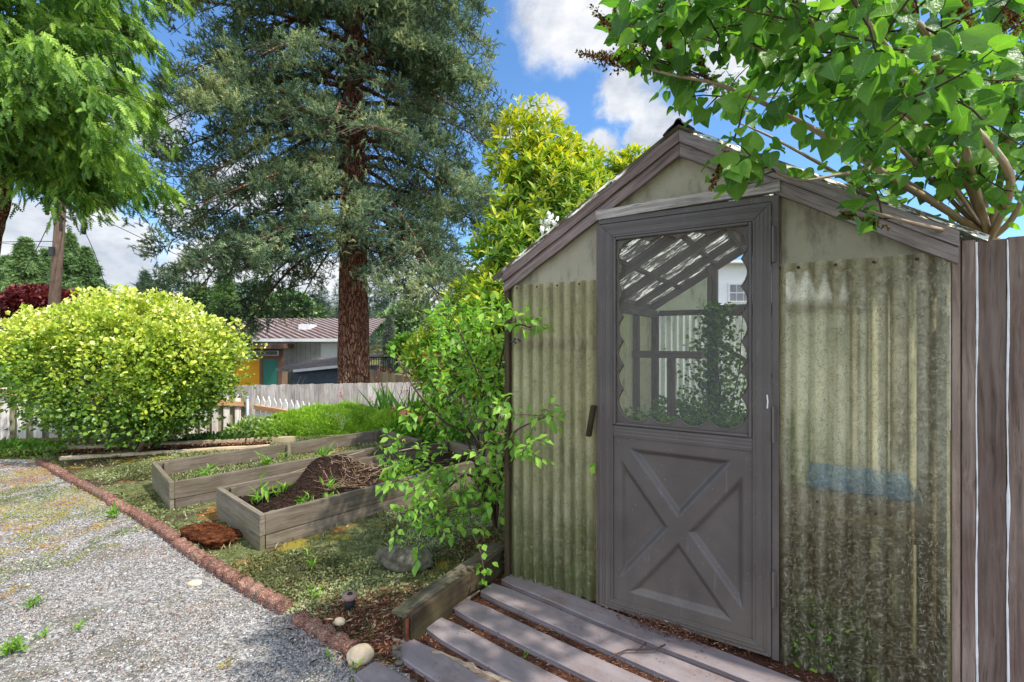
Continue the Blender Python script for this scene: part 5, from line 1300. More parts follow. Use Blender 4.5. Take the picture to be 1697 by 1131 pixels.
# growing twigs off given paths
def bez(pts, n=10):
    pts = [np.array(p, float) for p in pts]; out = []
    for k in range(len(pts) - 1):
        p0 = pts[max(k - 1, 0)]; p1 = pts[k]; p2 = pts[k + 1]; p3 = pts[min(k + 2, len(pts) - 1)]
        for q in range(n):
            t = q / n; out.append(.5 * ((2 * p1) + (-p0 + p2) * t + (2 * p0 - 5 * p1 + 4 * p2 - p3) * t * t + (-p0 + 3 * p1 - 3 * p2 + p3) * t ** 3))
    out.append(pts[-1]); return out
def grow(paths, radii, r, twigs_per_m, tlen, gap, bias, keep=None, start=.25, sub=0.0):
    """twigs with opposite leaves; returns twig paths, leaf base points, leaf directions"""
    TW, LP_, LD = [], [], []
    def mk_twig(p, d, L, lvl):
        pts = [p]; m = max(3, int(L / gap)); c = p.copy()
        for q in range(m):
            d = d + r.normal(size=3) * .16 + np.array(bias) * .05; d = d / np.linalg.norm(d); c = c + d * gap
            if keep is not None and not keep(c): break
            pts.append(c.copy())
            sd = np.cross(d, r.normal(size=3)); sd /= np.linalg.norm(sd)
            for s_ in (-1, 1):
                LP_.append(c + s_ * sd * .012); LD.append(sd * s_ * .9 + d * .6 + (0, 0, -.35))
            if lvl < 1 and r.random() < sub: mk_twig(c, d * .5 + sd * .8, L * .55, lvl + 1)
        LP_.append(c); LD.append(d)
        if len(pts) > 1: TW.append((pts, lvl))
    for pth in paths:
        L = sum(np.linalg.norm(b - a) for a, b in zip(pth[:-1], pth[1:])); n = int(L * twigs_per_m)
        for k in range(n):
            u = start + (1 - start) * r.random(); i = min(int(u * (len(pth) - 1)), len(pth) - 2); p = pth[i] + (pth[i + 1] - pth[i]) * r.random()
            dd_ = pth[i + 1] - pth[i]; dd_ /= np.linalg.norm(dd_) + 1e-9; d = dd_ * .6 + r.normal(size=3) * .55 + np.array(bias); d /= np.linalg.norm(d); mk_twig(p, d, tlen * r.uniform(.5, 1.2), 0)
        mk_twig(pth[-1], pth[-1] - pth[-2], tlen * .6, 0)
    return TW, np.array(LP_), np.array(LD)

# ------------------------------------------------------------------ blueberry bush
rb = np.random.default_rng(51)
BB = np.array([-.12, 3.50, .08])
tg = [[W(800, 760, 3.35), W(760, 690, 3.2), W(715, 640, 3.05)], [W(790, 770, 3.3), W(720, 770, 3.05), W(660, 790, 2.95)], [W(815, 740, 3.4), W(800, 650, 3.3), W(770, 570, 3.2), W(745, 520, 3.15)], [W(835, 760, 3.2), W(850, 720, 2.85), W(905, 692, 2.55)],
      [W(820, 700, 3.4), W(830, 600, 3.2), W(850, 545, 2.72), W(880, 545, 2.62)], [W(780, 790, 3.3), W(720, 830, 2.95), W(655, 858, 2.8)], [W(790, 740, 3.3), W(735, 700, 3.0), W(690, 650, 2.8), W(655, 590, 2.8)], [W(820, 780, 3.3), W(835, 790, 2.95), W(860, 745, 2.7)],
      [W(810, 680, 3.6), W(790, 600, 3.6), W(800, 530, 3.5)], [W(810, 830, 3.3), W(790, 840, 3.1), W(740, 850, 3.0)], [W(770, 720, 3.4), W(730, 640, 3.5), W(720, 580, 3.5)]]
paths = [bez([BB] + [np.array(q) for q in l]) for l in tg]
def keep_bb(c):
    px = CX + c[0] / c[1] * F_PX; py = CY - (c[2] - CAMZ) / c[1] * F_PX
    q = (c[0] - 1.175) * E2[0] + (c[1] - 2.14) * E2[1]       # behind the wall plane?
    s_ = (c[0] - 1.175) * E1[0] + (c[1] - 2.14) * E1[1]
    if q > -.03 and s_ > -1.45: return False
    if px > 838 and not (520 < py < 575 and px < 890 or 650 < py < 765): return False
    if py < 660 and px < 695 + (660 - py) * .15 and not (600 < py < 640 and px > 650): return False
    return 635 < px < 922 and py > 505 and c[2] > .06
TW, LPp, LDd = grow(paths, None, rb, 5.4, .36, .042, (0, 0, .18), keep_bb, .28, .32)
t = thing('blueberry_bush', 'loose blueberry bush with small green leaves beside the greenhouse corner', 'bush', tuple(BB))
k = len(LPp); pxx, pyy = proj(LPp); red = ((pxx > 670) & (pxx < 770) & (pyy > 590) & (pyy < 720) & (rb.random(k) < .14)); rn = np.where(red, .97, rb.uniform(.15, .88, k))
mk('foliage', leaves('foliage', tri_leaf(.27, .07, .15), LPp, LDd + rb.normal(size=LDd.shape) * .35, rb.normal(size=LDd.shape) * .45 + (0, 0, 1), rb.uniform(.034, .072, k), rn, 'leaf_blueberry'), 'leaf_blueberry', t)
g = Geo()
for pth in paths: g.tube(pth, list(np.linspace(.012, .003, len(pth))), 6, False)
for pts, lv_ in TW: g.tube(pts, list(np.linspace(.0025, .001, len(pts))), 4, False)
mk('branch', g, 'bark_twig', t, smooth=True)
for (px, py, Y) in ((745, 662, 2.95), (765, 690, 3.0), (690, 790, 2.9), (853, 567, 2.66), (752, 655, 3.1), (700, 848, 2.8), (788, 732, 3.1), (668, 733, 2.9), (800, 720, 3.2)):
    g = Geo(); c = np.array(W(px, py, Y))
    for q in range(6): g.sphere(c + rb.normal(size=3) * .012, .0056 + .0015 * rb.random(), 8, 6)
    mk('berry_cluster', g, 'berry', t, smooth=True)
# runner hanging over the timber
q0 = np.array(W(778, 880, 2.85)); g = Geo(); pth = bez([q0, np.array(W(792, 905, 2.7)), np.array(W(800, 935, 2.62)), np.array(W(803, 962, 2.6))]); g.tube(pth, .003, 5)
t = thing('trailing_runner', 'thin leafy runner trailing over the timber onto the deck', 'vine', tuple(pth[-1])); mk('stem', g, 'bark_twig', t)
P = np.array([pth[-1 - int(abs(a) * 9)] + rb.normal(size=3) * .025 for a in rb.normal(size=16)]); mk('foliage', leaves('foliage', tri_leaf(.38), P, rb.normal(size=P.shape), rb.normal(size=P.shape) * .5 + (0, -.5, 1), .045, rb.uniform(.4, .8, 16), 'leaf_fresh'), 'leaf_fresh', t)

# ------------------------------------------------------------------ lilac over the greenhouse
rl = np.random.default_rng(71)
LB = np.array(W(1660, 430, 2.35)); LB0 = np.array([LB[0] + .05, LB[1] + .1, 0.0])
top = np.array(W(1640, 398, 2.3))
L_ = [[(1560, 345, 2.1), (1480, 298, 1.95), (1380, 235, 1.8), (1300, 190, 1.7), (1200, 145, 1.65), (1110, 125, 1.6), (1062, 112, 1.58)],
      [(1600, 300, 2.1), (1545, 225, 1.9), (1450, 150, 1.65), (1360, 60, 1.45), (1290, -60, 1.3)],
      [(1612, 330, 2.3), (1590, 200, 2.2), (1575, 60, 2.1), (1560, -80, 2.0)],
      [(1665, 260, 2.0), (1690, 120, 1.8), (1740, -40, 1.7)],
      [(1560, 368, 2.4), (1450, 325, 2.4), (1350, 268, 2.35), (1270, 225, 2.3), (1210, 200, 2.2)],
      [(1675, 300, 1.8), (1590, 190, 1.45), (1480, 90, 1.25), (1400, -20, 1.1)],
      [(1600, 340, 2.7), (1500, 240, 2.9), (1400, 150, 3.0), (1250, 60, 3.0), (1160, 20, 2.9)],
      [(1540, 378, 1.72), (1470, 360, 1.62), (1440, 350, 1.6)],
      [(1480, 290, 2.0), (1400, 290, 1.75), (1320, 300, 1.68), (1240, 262, 1.62)],
      [(1500, 200, 1.9), (1400, 110, 1.8), (1300, 40, 1.7), (1200, -30, 1.6)],
      [(1620, 250, 2.4), (1640, 150, 2.5), (1660, 0, 2.5)], [(1560, 300, 2.9), (1430, 200, 3.1), (1330, 160, 3.2), (1240, 170, 3.1)],
      [(1400, 160, 1.9), (1280, 90, 1.8), (1180, 70, 1.75), (1110, 45, 1.7)], [(1680, 360, 2.2), (1720, 250, 2.0), (1760, 100, 1.9)], [(1560, 120, 1.5), (1500, 20, 1.35), (1430, -60, 1.3)], [(1590, 320, 2.2), (1520, 260, 2.15), (1420, 220, 2.1)], [(1605, 290, 2.35), (1560, 200, 2.4), (1530, 90, 2.4), (1520, -20, 2.4)], [(1625, 290, 2.15), (1622, 180, 2.05), (1610, 60, 2.0), (1600, -60, 2)], [(1665, 330, 2.25), (1700, 270, 2.2), (1760, 200, 2.2)], [(1570, 372, 2.2), (1500, 350, 2.25), (1430, 320, 2.3), (1370, 300, 2.35)]]
paths = [bez([top] + [np.array(W(*q)) for q in l]) for l in L_]
bx = np.array([1000, 1060, 1110, 1150, 1200, 1285, 1310, 1400, 1425, 1432, 1500, 1512, 1600, 1700, 1800]); by = np.array([100, 130, 185, 215, 330, 335, 236, 266, 284, 395, 395, 316, 358, 365, 410])
def keep_l(c):
    if c[1] < .75: return False
    px = CX + c[0] / c[1] * F_PX; py = CY - (c[2] - CAMZ) / c[1] * F_PX
    # keep clear of the roof
    q = (c[0] - 1.175) * E2[0] + (c[1] - 2.14) * E2[1]; s_ = (c[0] - 1.175) * E1[0] + (c[1] - 2.14) * E1[1]
    if -1.5 < s_ < .70 and q > -.10 and c[2] < 2.60 - SL * abs(s_ + .4): return False
    return px > 1035 and py < np.interp(px, bx, by) - 26 and c[0] < 3.4
TW, LPp, LDd = grow(paths, None, rl, 6.8, .40, .055, (-.12, -.05, .22), keep_l, .10, .20)
n = len(LPp); print('lilac leaves', n)
t = thing('lilac', 'big lilac with heart shaped leaves arching over the greenhouse roof from the right', 'tree', tuple(LB0))
dirs = LDd + rl.normal(size=LDd.shape) * .4; dirs[:, 2] -= .35
nn = rl.normal(size=(n, 3)) * .55 + (0, -.15, .9)
mk('foliage', leaves('foliage', heart_leaf(), LPp, dirs, nn, rl.uniform(.036, .072, n), np.clip(rl.normal(size=n) * .24 + .58, 0, 1), 'leaf_lilac', True), 'leaf_lilac', t)
g = Geo(); g.tube([LB0, (LB0 + top) / 2 + (.03, 0, 0), top], [.05, .045, .04], 9)
for i, pth in enumerate(paths):
    r0 = .017 if i not in (7, 8, 12, 9, 15, 16, 19) else .010; g.tube(pth, list(np.linspace(r0, .0022, len(pth))), 8, True, ridges=.15)
mk('branch', g, 'bark_lilac', t, smooth=True)
g = Geo()
for pts, lv_ in TW: g.tube(pts, list(np.linspace(.0035, .0015, len(pts))), 5, False)
struct(mk('twig', g, 'bark_twig', t, smooth=True), 'stuff')
for (px, py, Y, L, dx, dz) in [(1095, 45, 1.65, .16, -.5, .8), (1060, 90, 1.6, .15, -.7, .6), (1130, 20, 1.7, .14, 0, 1), (1140, 130, 1.65, .12, -.4, .7), (1320, 75, 1.5, .13, -.2, .9), (1062, 112, 1.58, .17, -1, .35), (1080, 100, 1.6, .15, -.6, .9), (1110, 48, 1.7, .18, -.5, .9), (1130, 40, 1.75, .14, .1, 1), (1180, 150, 1.65, .12, -.3, .8), (1210, 240, 1.62, .10, -.3, -.6), (1390, 110, 1.5, .13, .1, 1), (1500, 110, 1.4, .13, .2, 1), (1650, 90, 1.5, .18, .3, .9), (1660, 140, 1.45, .16, .5, .6), (1600, 60, 1.6, .14, 0, 1), (1255, 20, 1.5, .12, -.2, 1), (1360, 140, 1.7, .12, -.3, .8), (1480, 380, 1.62, .06, -.4, .2), (1680, 60, 1.5, .16, .2, 1)]:
    L *= .8; c = np.array(W(px, py, Y)); ax = unit(np.array([dx, rl.normal() * .2, dz])); m = int(600 * L / .15); u = rl.random(m); w_ = .046 * (1 - u * .75) * (L / .15); off = rl.normal(size=(m, 3)) * w_[:, None] * .55
    # panicle side branches: cluster offsets onto a few arms
    arm = rl.integers(0, 14, m); ad = unit(rl.normal(size=(14, 3))); s_ = rl.random(m); P = c + ax * (u * .15 + arm / 14 * L * .9)[:, None] * .9 + ad[arm] * (s_ * w_)[:, None] + off * .18
    mk('flower_panicle', leaves('flower_panicle', simple_leaf(.35), P, rl.normal(size=P.shape), rl.normal(size=P.shape), rl.uniform(.007, .015, m), rl.random(m), 'flower_dry'), 'flower_dry', t)

# ------------------------------------------------------------------ big conifer
def conifer_big():
    r = np.random.default_rng(81); X0, Y0 = -5.36, 16.0; gz = -1.3
    t = thing('spruce_tree', 'huge dark spruce with thick red brown trunk behind the board fence', 'tree', (X0, Y0, gz))
    # trunk with flutes
    n, rows = 72, 150; V = []; Fc = []
    for k in range(rows):
        z = gz + (24 - gz) * (k / (rows - 1)) ** 1.3; R0 = .51 * (1 - max(0, z) / 27) + .30 * math.exp(-(z - gz) / .55)
        for j in range(n):
            th = 2 * math.pi * j / n; V.append((th, z, R0))
    A = np.array(V); q = np.stack([np.cos(A[:, 0]) * 3.2, np.sin(A[:, 0]) * 3.2, A[:, 1] * .45], -1); rad = A[:, 2] * (1 + .13 * (fbm(q * 2 + 10, 3, 4) - .5) * 2 + .03 * np.sin(A[:, 0] * 5))
    V = np.stack([X0 + np.cos(A[:, 0]) * rad, Y0 + np.sin(A[:, 0]) * rad, A[:, 1]], -1)
    for k in range(rows - 1):
        for j in range(n): Fc.append((k * n + j, k * n + (j + 1) % n, (k + 1) * n + (j + 1) % n, (k + 1) * n + j))
    g = Geo(); g.add(V, Fc); mk('trunk', g, 'spruce_bark', t, smooth=True)
    g = Geo(); P, D_, S_ = [], [], []; gl = Geo()
    z = 4.8; az = 0.4; k = 0
    while z < 22:
        for rep in range(6 if z < 14 else 3):
            az += 2.399 + r.normal() * .25; zz = z + r.uniform(-.3, .3); L = (5.35 if z < 11 else 5.6 - (z - 11) * .38) * r.uniform(.62, 1.08)
            if z < 5.2: L *= .88
            ca, sa = math.cos(az), math.sin(az)
            if sa > .55 and r.random() < .35: continue
            if ca < -.2 and 5 < z < 11: L = max(L, r.uniform(5.0, 6.0))
            dr = (.50 + r.random() * .28) + (.28 if (z < 8.5 and abs(ca) > .6 and r.random() < .6) else 0); pts = []
            for q in range(9):
                u = q / 8; x = L * u; zv = zz + L * (.14 * u - dr * u * u + .10 * u ** 4); wv = .12 * math.sin(u * 5 + k)
                pts.append(np.array([X0 + ca * x - sa * wv, Y0 + sa * x + ca * wv, zv]))
            g.tube(pts, list(np.linspace(.085, .008, 9)), 6, False)
            # side branches
            for s in range(15):
                u = .22 + .78 * (s + r.random()) / 15; i = min(int(u * 8), 7); p = pts[i] + (pts[i + 1] - pts[i]) * (u * 8 - i); side = -1 if s % 2 else 1
                Ls = (.35 + 1.3 * math.sin(math.pi * min(1, (1 - u) * .9 + .12)) ** 1.0) * r.uniform(.6, 1.1); d0 = np.array([ca * .55 - sa * side, sa * .55 + ca * side, -.10]); d0 /= np.linalg.norm(d0)
                prev = p
                for w_ in range(7):
                    v = (w_ + 1) / 7; c = p + r.normal(size=3) * .05 + d0 * Ls * v + np.array([0, 0, -.42 * Ls * v * v])
                    m = 15; P.append(c + r.normal(size=(m, 3)) * (.13, .13, .09)); dd2 = d0 * .45 + r.normal(size=(m, 3)) * .6 + (0, -.2, .45); D_.append(dd2); S_.append(r.uniform(.14, .26, m))
                    if r.random() < .30:  # hanging tassel
                        hl = r.uniform(.25, .8); mm = 6; P.append(c + np.stack([r.normal(size=mm) * .05, r.normal(size=mm) * .05, -hl * np.linspace(.1, 1, mm)], -1)); D_.append(r.normal(size=(mm, 3)) * .4 + (0, 0, -1)); S_.append(r.uniform(.12, .20, mm))
                gl.tube([p, p + d0 * Ls * .5 + (0, 0, -.1 * Ls), p + d0 * Ls + (0, 0, -.42 * Ls)], [.018, .012, .006], 4, False)
            k += 1
        z += .62
    P = np.concatenate(P); D_ = np.concatenate(D_); S_ = np.concatenate(S_)
    cl = .45 * fbm(P * (.9, .9, 1.1) + 50, 31, 2) + .55 * fbm(P * (1.9, 1.9, 2.3) + 9, 33, 2); pxs, pys = proj(P)
    win = (np.abs(pxs - 592) < 34) & (pys > 140) & (pys < 300) & (P[:, 1] < 16.3)
    k_ = (cl > .50 - .02 * (P[:, 2] < 6)) | (r.random(len(P)) < .04); k_ &= ~(win & (r.random(len(P)) < .8)); P, D_, S_ = P[k_], D_[k_], S_[k_]; print('spruce sprays', len(P))
    col = .38 + (cl[k_] - .5) * 3.2 + (fbm(P * .9, 5, 3) - .5) * .6 + r.normal(size=len(P)) * .14
    mk('crown', leaves('crown', brush(), P, D_, r.normal(size=P.shape) * .5 + (0, 0, 1), S_, col, 'leaf_spruce'), 'leaf_spruce', t)
    mk('limb', g, 'spruce_bark', t, smooth=True); struct(mk('twig', gl, 'bark_twig', t), 'stuff')
conifer_big()

# ------------------------------------------------------------------ western red cedar, top left
def cedar():
    r = np.random.default_rng(91); t = thing('cedar_tree', 'cedar with drooping bright green sprays at the top left', 'tree', (-10.1, 9.0, -.1))
    g = Geo(); tp = bez([(-10.1, 9.0, -.1), (-9.93, 9.0, 1.6), (-9.90, 9.0, 3.2), (-9.62, 9.0, 4.7), (-9.9, 9.0, 7), (-9.9, 9.0, 12)]); g.tube(tp, list(np.linspace(.15, .12, len(tp))), 14, ridges=.12)
    mk('trunk', g, 'spruce_bark', t, smooth=True)
    g = Geo(); P, D_, S_, Cc = [], [], [], []
    ends = []
    for k in range(230):
        z0 = 4.3 + 8.8 * r.random(); az = r.uniform(-1.9, .9)
        if k > 205: z0 = r.uniform(4.8, 6.2); az = r.uniform(-.75, .1)
        L = r.uniform(1.6, 5.3)
        p0 = np.array([-9.75, 9.0, z0]); ca, sa = math.cos(az), math.sin(az); pts = []
        dr = r.uniform(.30, .52)
        for q in range(8):
            u = q / 7; pts.append(p0 + np.array([ca * L * u, sa * L * u, L * (.18 * u - dr * u * u + .06 * u ** 4)]))
        px = CX + pts[-1][0] / max(pts[-1][1], .1) * F_PX
        if px > 335 or pts[-1][1] < 5.5: continue
        zmin = np.interp(px, [-200, 40, 75, 135, 160, 210, 330], [4.2, 4.8, 5.5, 5.2, 4.2, 3.65, 4.5])
        if pts[-1][2] < zmin:
            sh = zmin - pts[-1][2]; pts = [q_ + np.array([0, 0, sh]) for q_ in pts]
        g.tube([p0 + np.array([0, 0, pts[0][2] - p0[2]])] + pts, [.03] + list(np.linspace(.03, .003, 8)), 6, False); ends.append(pts)
        for s in range(17):
            u = .18 + .82 * (s + r.random()) / 22; i = min(int(u * 7), 6); p = pts[i] + (pts[i + 1] - pts[i]) * (u * 7 - i); side = -1 if s % 2 else 1
            Ls = r.uniform(.35, .85) * (1.1 - .5 * u); side = side * (.3 if s > 13 else 1)
            d0 = np.array([ca * .6 - sa * side, sa * .6 + ca * side, -.1]); d0 /= np.linalg.norm(d0)
            for w_ in range(6):
                v = w_ / 5; c = p + d0 * Ls * v + np.array([0, 0, -.55 * Ls * v * v]); m = 6
                hang = np.linspace(0, 1, m) * r.uniform(.12, .50); P.append(c + np.stack([r.normal(size=m) * .035, r.normal(size=m) * .035, -hang], -1)); D_.append(d0 * np.linspace(.8, .1, m)[:, None] + r.normal(size=(m, 3)) * .28 + (0, 0, -.75)); S_.append(r.uniform(.13, .25, m)); Cc.append(np.linspace(.22, -.20, m) + r.normal() * .12)
    P = np.concatenate(P); D_ = np.concatenate(D_); S_ = np.concatenate(S_); Cc = np.concatenate(Cc); cl = fbm(P * (2.2, 2.2, 1.3) + 15, 44, 2); k_ = (cl > .475) | (r.random(len(P)) < .07); P, D_, S_, Cc = P[k_], D_[k_], S_[k_], Cc[k_] + (cl[k_] - .55) * .9; print('cedar fronds', len(P))
    col = .60 + Cc * 1.4 + (fbm(P * 1.2, 6, 2) - .5) * .9 + r.normal(size=len(P)) * .1
    mk('crown', leaves('crown', frond(10, .12, .25), P, D_, r.normal(size=P.shape) * .4 + (0, -.8, .3), S_, col, 'leaf_cedar'), 'leaf_cedar', t)
    struct(mk('limb', g, 'bark_twig', t, smooth=True), 'stuff')
cedar()

# ------------------------------------------------------------------ distant trees
def cone_tree(name, label, px, Y, ytop, wpx, mat, n, seed, base_z=-2, leafs=None, dens=1.0, size=None, group=None, droop=.35):
    r = np.random.default_rng(seed); x0 = (px - CX) / F_PX * Y; zt = CAMZ - (ytop - CY) / F_PX * Y; Rm = wpx / 2 / F_PX * Y; h = zt - base_z
    t = thing(name, label, 'tree', (x0, Y, base_z), 0, group)
    u = r.random(n) ** .75; zz = zt - u * h * .95; lay = .62 + .38 * np.abs(np.sin(u * h / (.10 * h + .3) * 3.1 + r.normal() * 2)); th = r.random(n) * 2 * math.pi
    lob = 1 + .28 * np.sin(th * 5 + zz * 2.0) ; rad = Rm * u ** 1.0 * lay * lob * (1 - .55 * r.random(n) ** 2.0)
    P = np.stack([x0 + np.cos(th) * rad, Y + np.sin(th) * rad, zz - droop * rad * .4], -1); d = np.stack([np.cos(th), np.sin(th), -droop + 0 * th], -1) + r.normal(size=(n, 3)) * .45
    sz_ = (size or h * .035) * r.uniform(.6, 1.3, n)
    mk('crown', leaves('crown', leafs or needle_spray(7), P, d, r.normal(size=P.shape) * .5 + (0, 0, 1), sz_, r.random(n) * .6 + .2 + (fbm(P * .8, seed, 2) - .5) * .7, mat), mat, t)
    g = Geo(); g.tube([(x0, Y, base_z - .5), (x0, Y, zt - h * .02)], [max(.12, h * .018), .02], 7); mk('trunk', g, 'bark_branch', t)
hc = [(42, 24, 395, 70, 'tallest hedge cedar at the left, behind the red maple'), (78, 25, 415, 60, 'hedge cedar just left of the utility pole'), (115, 24, 388, 62, 'pointed hedge cedar just right of the utility pole'), (142, 24, 412, 62, 'rightmost hedge cedar beside the sky gap'), (12, 25, 425, 50, 'hedge cedar at the left picture edge')]
for k, (px, Y, yt, wp, lab) in enumerate(hc):
    cone_tree('hedge_cedar', lab, px, Y, yt, wp * 2.7, 'leaf_far_green', 24000, 200 + k, -1, frond(6, .3), size=.24, group='row of hedge cedars behind the utility pole', droop=.2)
cone_tree('young_spruce', 'small lone pointed spruce above the golden shrub', 241, 30, 449, 34, 'leaf_far_dark', 3500, 210, -1, size=.35)
cone_tree('pale_spruce', 'small pale grey spruce right of the big trunk', 645, 40, 522, 36, 'leaf_far_pale', 4500, 211, -3, size=.38)
cone_tree('green_conifer', 'light green conifer behind the low house at its left end', 372, 38, 455, 70, 'leaf_far_green', 9000, 212, -1, size=.6)
def round_tree(name, label, px, Y, py, wpx, hpx, mat, n, seed, size, tm=None, cat='tree'):
    x0 = (px - CX) / F_PX * Y; z0 = CAMZ - (py - CY) / F_PX * Y; rx = wpx / 2 / F_PX * Y; rz = hpx / 2 / F_PX * Y
    bl_ = [(x0, Y, z0, rx * .8, rx * .7, rz * .9), (x0 - rx * .45, Y - .2 * rx, z0 - rz * .2, rx * .55, rx * .5, rz * .7), (x0 + rx * .45, Y, z0 - rz * .15, rx * .55, rx * .5, rz * .7), (x0 + rx * .1, Y - rx * .3, z0 + rz * .35, rx * .5, rx * .5, rz * .6)]
    shrub(name, label, cat, bl_, n, size, mat, tm or tri_leaf(.3), seed, .38, 4.0 / max(rx, .5), .5, .1, .8, None, base=(x0, Y, min(-2, z0 - rz * 1.2)), stems=6, stem_r=max(.05, rx * .04))
round_tree('leafy_tree', 'yellow green leafy tree behind the middle of the low house roof', 480, 42, 522, 110, 66, 'leaf_far_green', 9000, 220, .42)
round_tree('leafy_tree', 'rounded mid green tree behind the low house left of the big trunk', 420, 45, 510, 90, 80, 'leaf_far_dark', 9000, 221, .45)
round_tree('leafy_tree', 'yellow tinged round tree on the hill right of the big trunk', 675, 70, 535, 90, 60, 'leaf_far_green', 8000, 222, .7)
round_tree('leafy_tree', 'dark small tree between the young spruce and the low house', 330, 40, 502, 50, 45, 'leaf_far_green', 4000, 223, .35)
round_tree('japanese_maple', 'dark red japanese maple behind the golden shrub', 75, 19, 505, 150, 58, 'leaf_maple_red', 9000, 224, .13)
round_tree('garden_shrub', 'bright yellow leafy shrub below the hill, right of the black railing', 735, 20, 580, 130, 62, 'leaf_golden', 9000, 225, .15, None, 'shrub')
round_tree('garden_shrub', 'green leafy shrub beside the black railing', 690, 23, 575, 90, 44, 'leaf_fresh', 6000, 226, .16, None, 'shrub')
round_tree('garden_shrub', 'dense green shrub filling the space left of the blueberry bush', 780, 11.5, 600, 130, 120, 'leaf_fresh', 8000, 227, .12, None, 'shrub')
# the wooded hill beyond
rh = np.random.default_rng(95); Pw, Dw, Sw, Cw = [], [], [], []
for k in range(420):
    Y = rh.uniform(75, 200); px = rh.uniform(-300, 1500); x0 = (px - CX) / F_PX * Y
    gz = -4 + (Y - 75) / 125 * 14
    h = rh.uniform(9, 16); Rm = h * rh.uniform(.16, .24); n = 420; round_ = rh.random() < .3
    u = rh.random(n) ** .8
    th = rh.random(n) * 6.283; rad = Rm * (u ** .85 if not round_ else 1.5 * np.sqrt(np.clip(1 - (u * 2 - 1) ** 2, 0, 1))) * (1 - .4 * rh.random(n) ** 2) * (.75 + .25 * np.sin(u * 30))
    zz = gz + h * (1 - u) if not round_ else gz + h * .7 * (1 - u)
    Pw.append(np.stack([x0 + np.cos(th) * rad, Y + np.sin(th) * rad, zz], -1)); Dw.append(np.stack([np.cos(th), np.sin(th), -.2 + 0 * th], -1) + rh.normal(size=(n, 3)) * .4); Sw.append(rh.uniform(.7, 1.5, n)); Cw.append(np.clip(rh.random(n) * .5 + rh.random() * .35 + (.25 if round_ else 0), 0, 1))
P = np.concatenate(Pw); o = mk('far_woods', leaves('far_woods', needle_spray(5), P, np.concatenate(Dw), rh.normal(size=P.shape) * .5 + (0, 0, 1), np.concatenate(Sw), np.concatenate(Cw), 'leaf_far_dark'), 'leaf_far_dark', None, True)
struct(tag(o, 'wooded hillside of dark conifers in the far distance', 'woods'), 'stuff')
g = Geo(); X = np.linspace(-400, 400, 60); Yv = np.linspace(60, 320, 24); V = []
for a in X:
    for b in Yv: V.append((a, b, -4.5 + max(0, (b - 75)) / 125 * 14 + 1.5 * math.sin(a * .03)))
g.add(V, [(i * 24 + j, (i + 1) * 24 + j, (i + 1) * 24 + j + 1, i * 24 + j + 1) for i in range(59) for j in range(23)]); struct(mk('hill', g, 'garden_ground', None, True, True))

# ------------------------------------------------------------------ utility pole and wires
Yp = 16.0; pb = np.array(W(90, 505, Yp)); pt = np.array(W(112, 180, Yp)); pb0 = pb + (pb - pt) / (pt[2] - pb[2]) * (pb[2] + 1.2)
t = thing('utility_pole', 'brown wooden utility pole with transformer at the left', 'pole', tuple(pb0))
g = Geo(); g.tube([pb0, pb, pt], [.165, .155, .125], 16); mk('pole', g, 'wood_pole', t, smooth=True)
q = np.array(W(82, 300, Yp - .4)); g = Geo(); g.tube([q + (0, 0, -.42), q + (0, 0, -.40), q + (0, 0, .40), q + (0, 0, .44)], [.16, .21, .21, .1], 18); mk('transformer', g, 'metal_dark', t, smooth=True)
g = Geo(); a = np.array(W(80, 335, Yp - .25)); b = np.array(W(112, 340, Yp - .25)); g.tube([a, b], .02, 6); a2 = np.array(W(78, 350, Yp - .25)); g.tube([a2, np.array(W(100, 352, Yp - .25))], .02, 6)
for c in (a, a2, b):
    g.tube([c + (0, 0, -.16), c + (0, 0, .16)], [.05, .05], 8)
g.tube([a, a2], .015, 6); mk('insulator_bracket', g, 'metal_dark', t)
g = Geo(); c = np.array(W(86, 418, Yp - .25)); g.box(c[0] - .07, c[0] + .07, c[1] - .05, c[1] + .05, c[2] - .14, c[2] + .14); mk('junction_box', g, 'metal_dark', t)
def wire(pts, label, rr_=.012, extra=None):
    g = Geo(); P = bez([np.array(W(*q)) for q in pts], 8); g.tube(P, rr_, 5); t = thing('power_line', label, 'wire', tuple(P[0])); mk('cable', g, 'rubber', t)
    if extra: g = Geo(); c = np.array(W(*extra)); g.tube([c + (0, 0, -.11), c + (0, 0, .11)], .06, 8); mk('splice', g, 'rubber', t)
wire([(112, 338, 15.8), (200, 380, 17), (330, 440, 19), (420, 470, 20)], 'long sagging wire from the pole toward the big spruce')
wire([(118, 337, 15.8), (138, 380, 14.6), (158, 425, 13.6), (176, 482, 12.6)], 'steep wire with a splice dropping right from the pole', .009, (139, 384, 14.55))
wire([(95, 345, 15.8), (80, 375, 15.6), (62, 412, 15.3), (30, 470, 15)], 'wire dropping left from the pole bracket')
wire([(88, 402, 15.8), (40, 402, 15.6), (-60, 405, 15.2)], 'upper horizontal wire leaving the picture at the left')
wire([(88, 412, 15.8), (40, 408, 15.6), (-60, 400, 15.2)], 'lower horizontal wire leaving the picture at the left', .008)

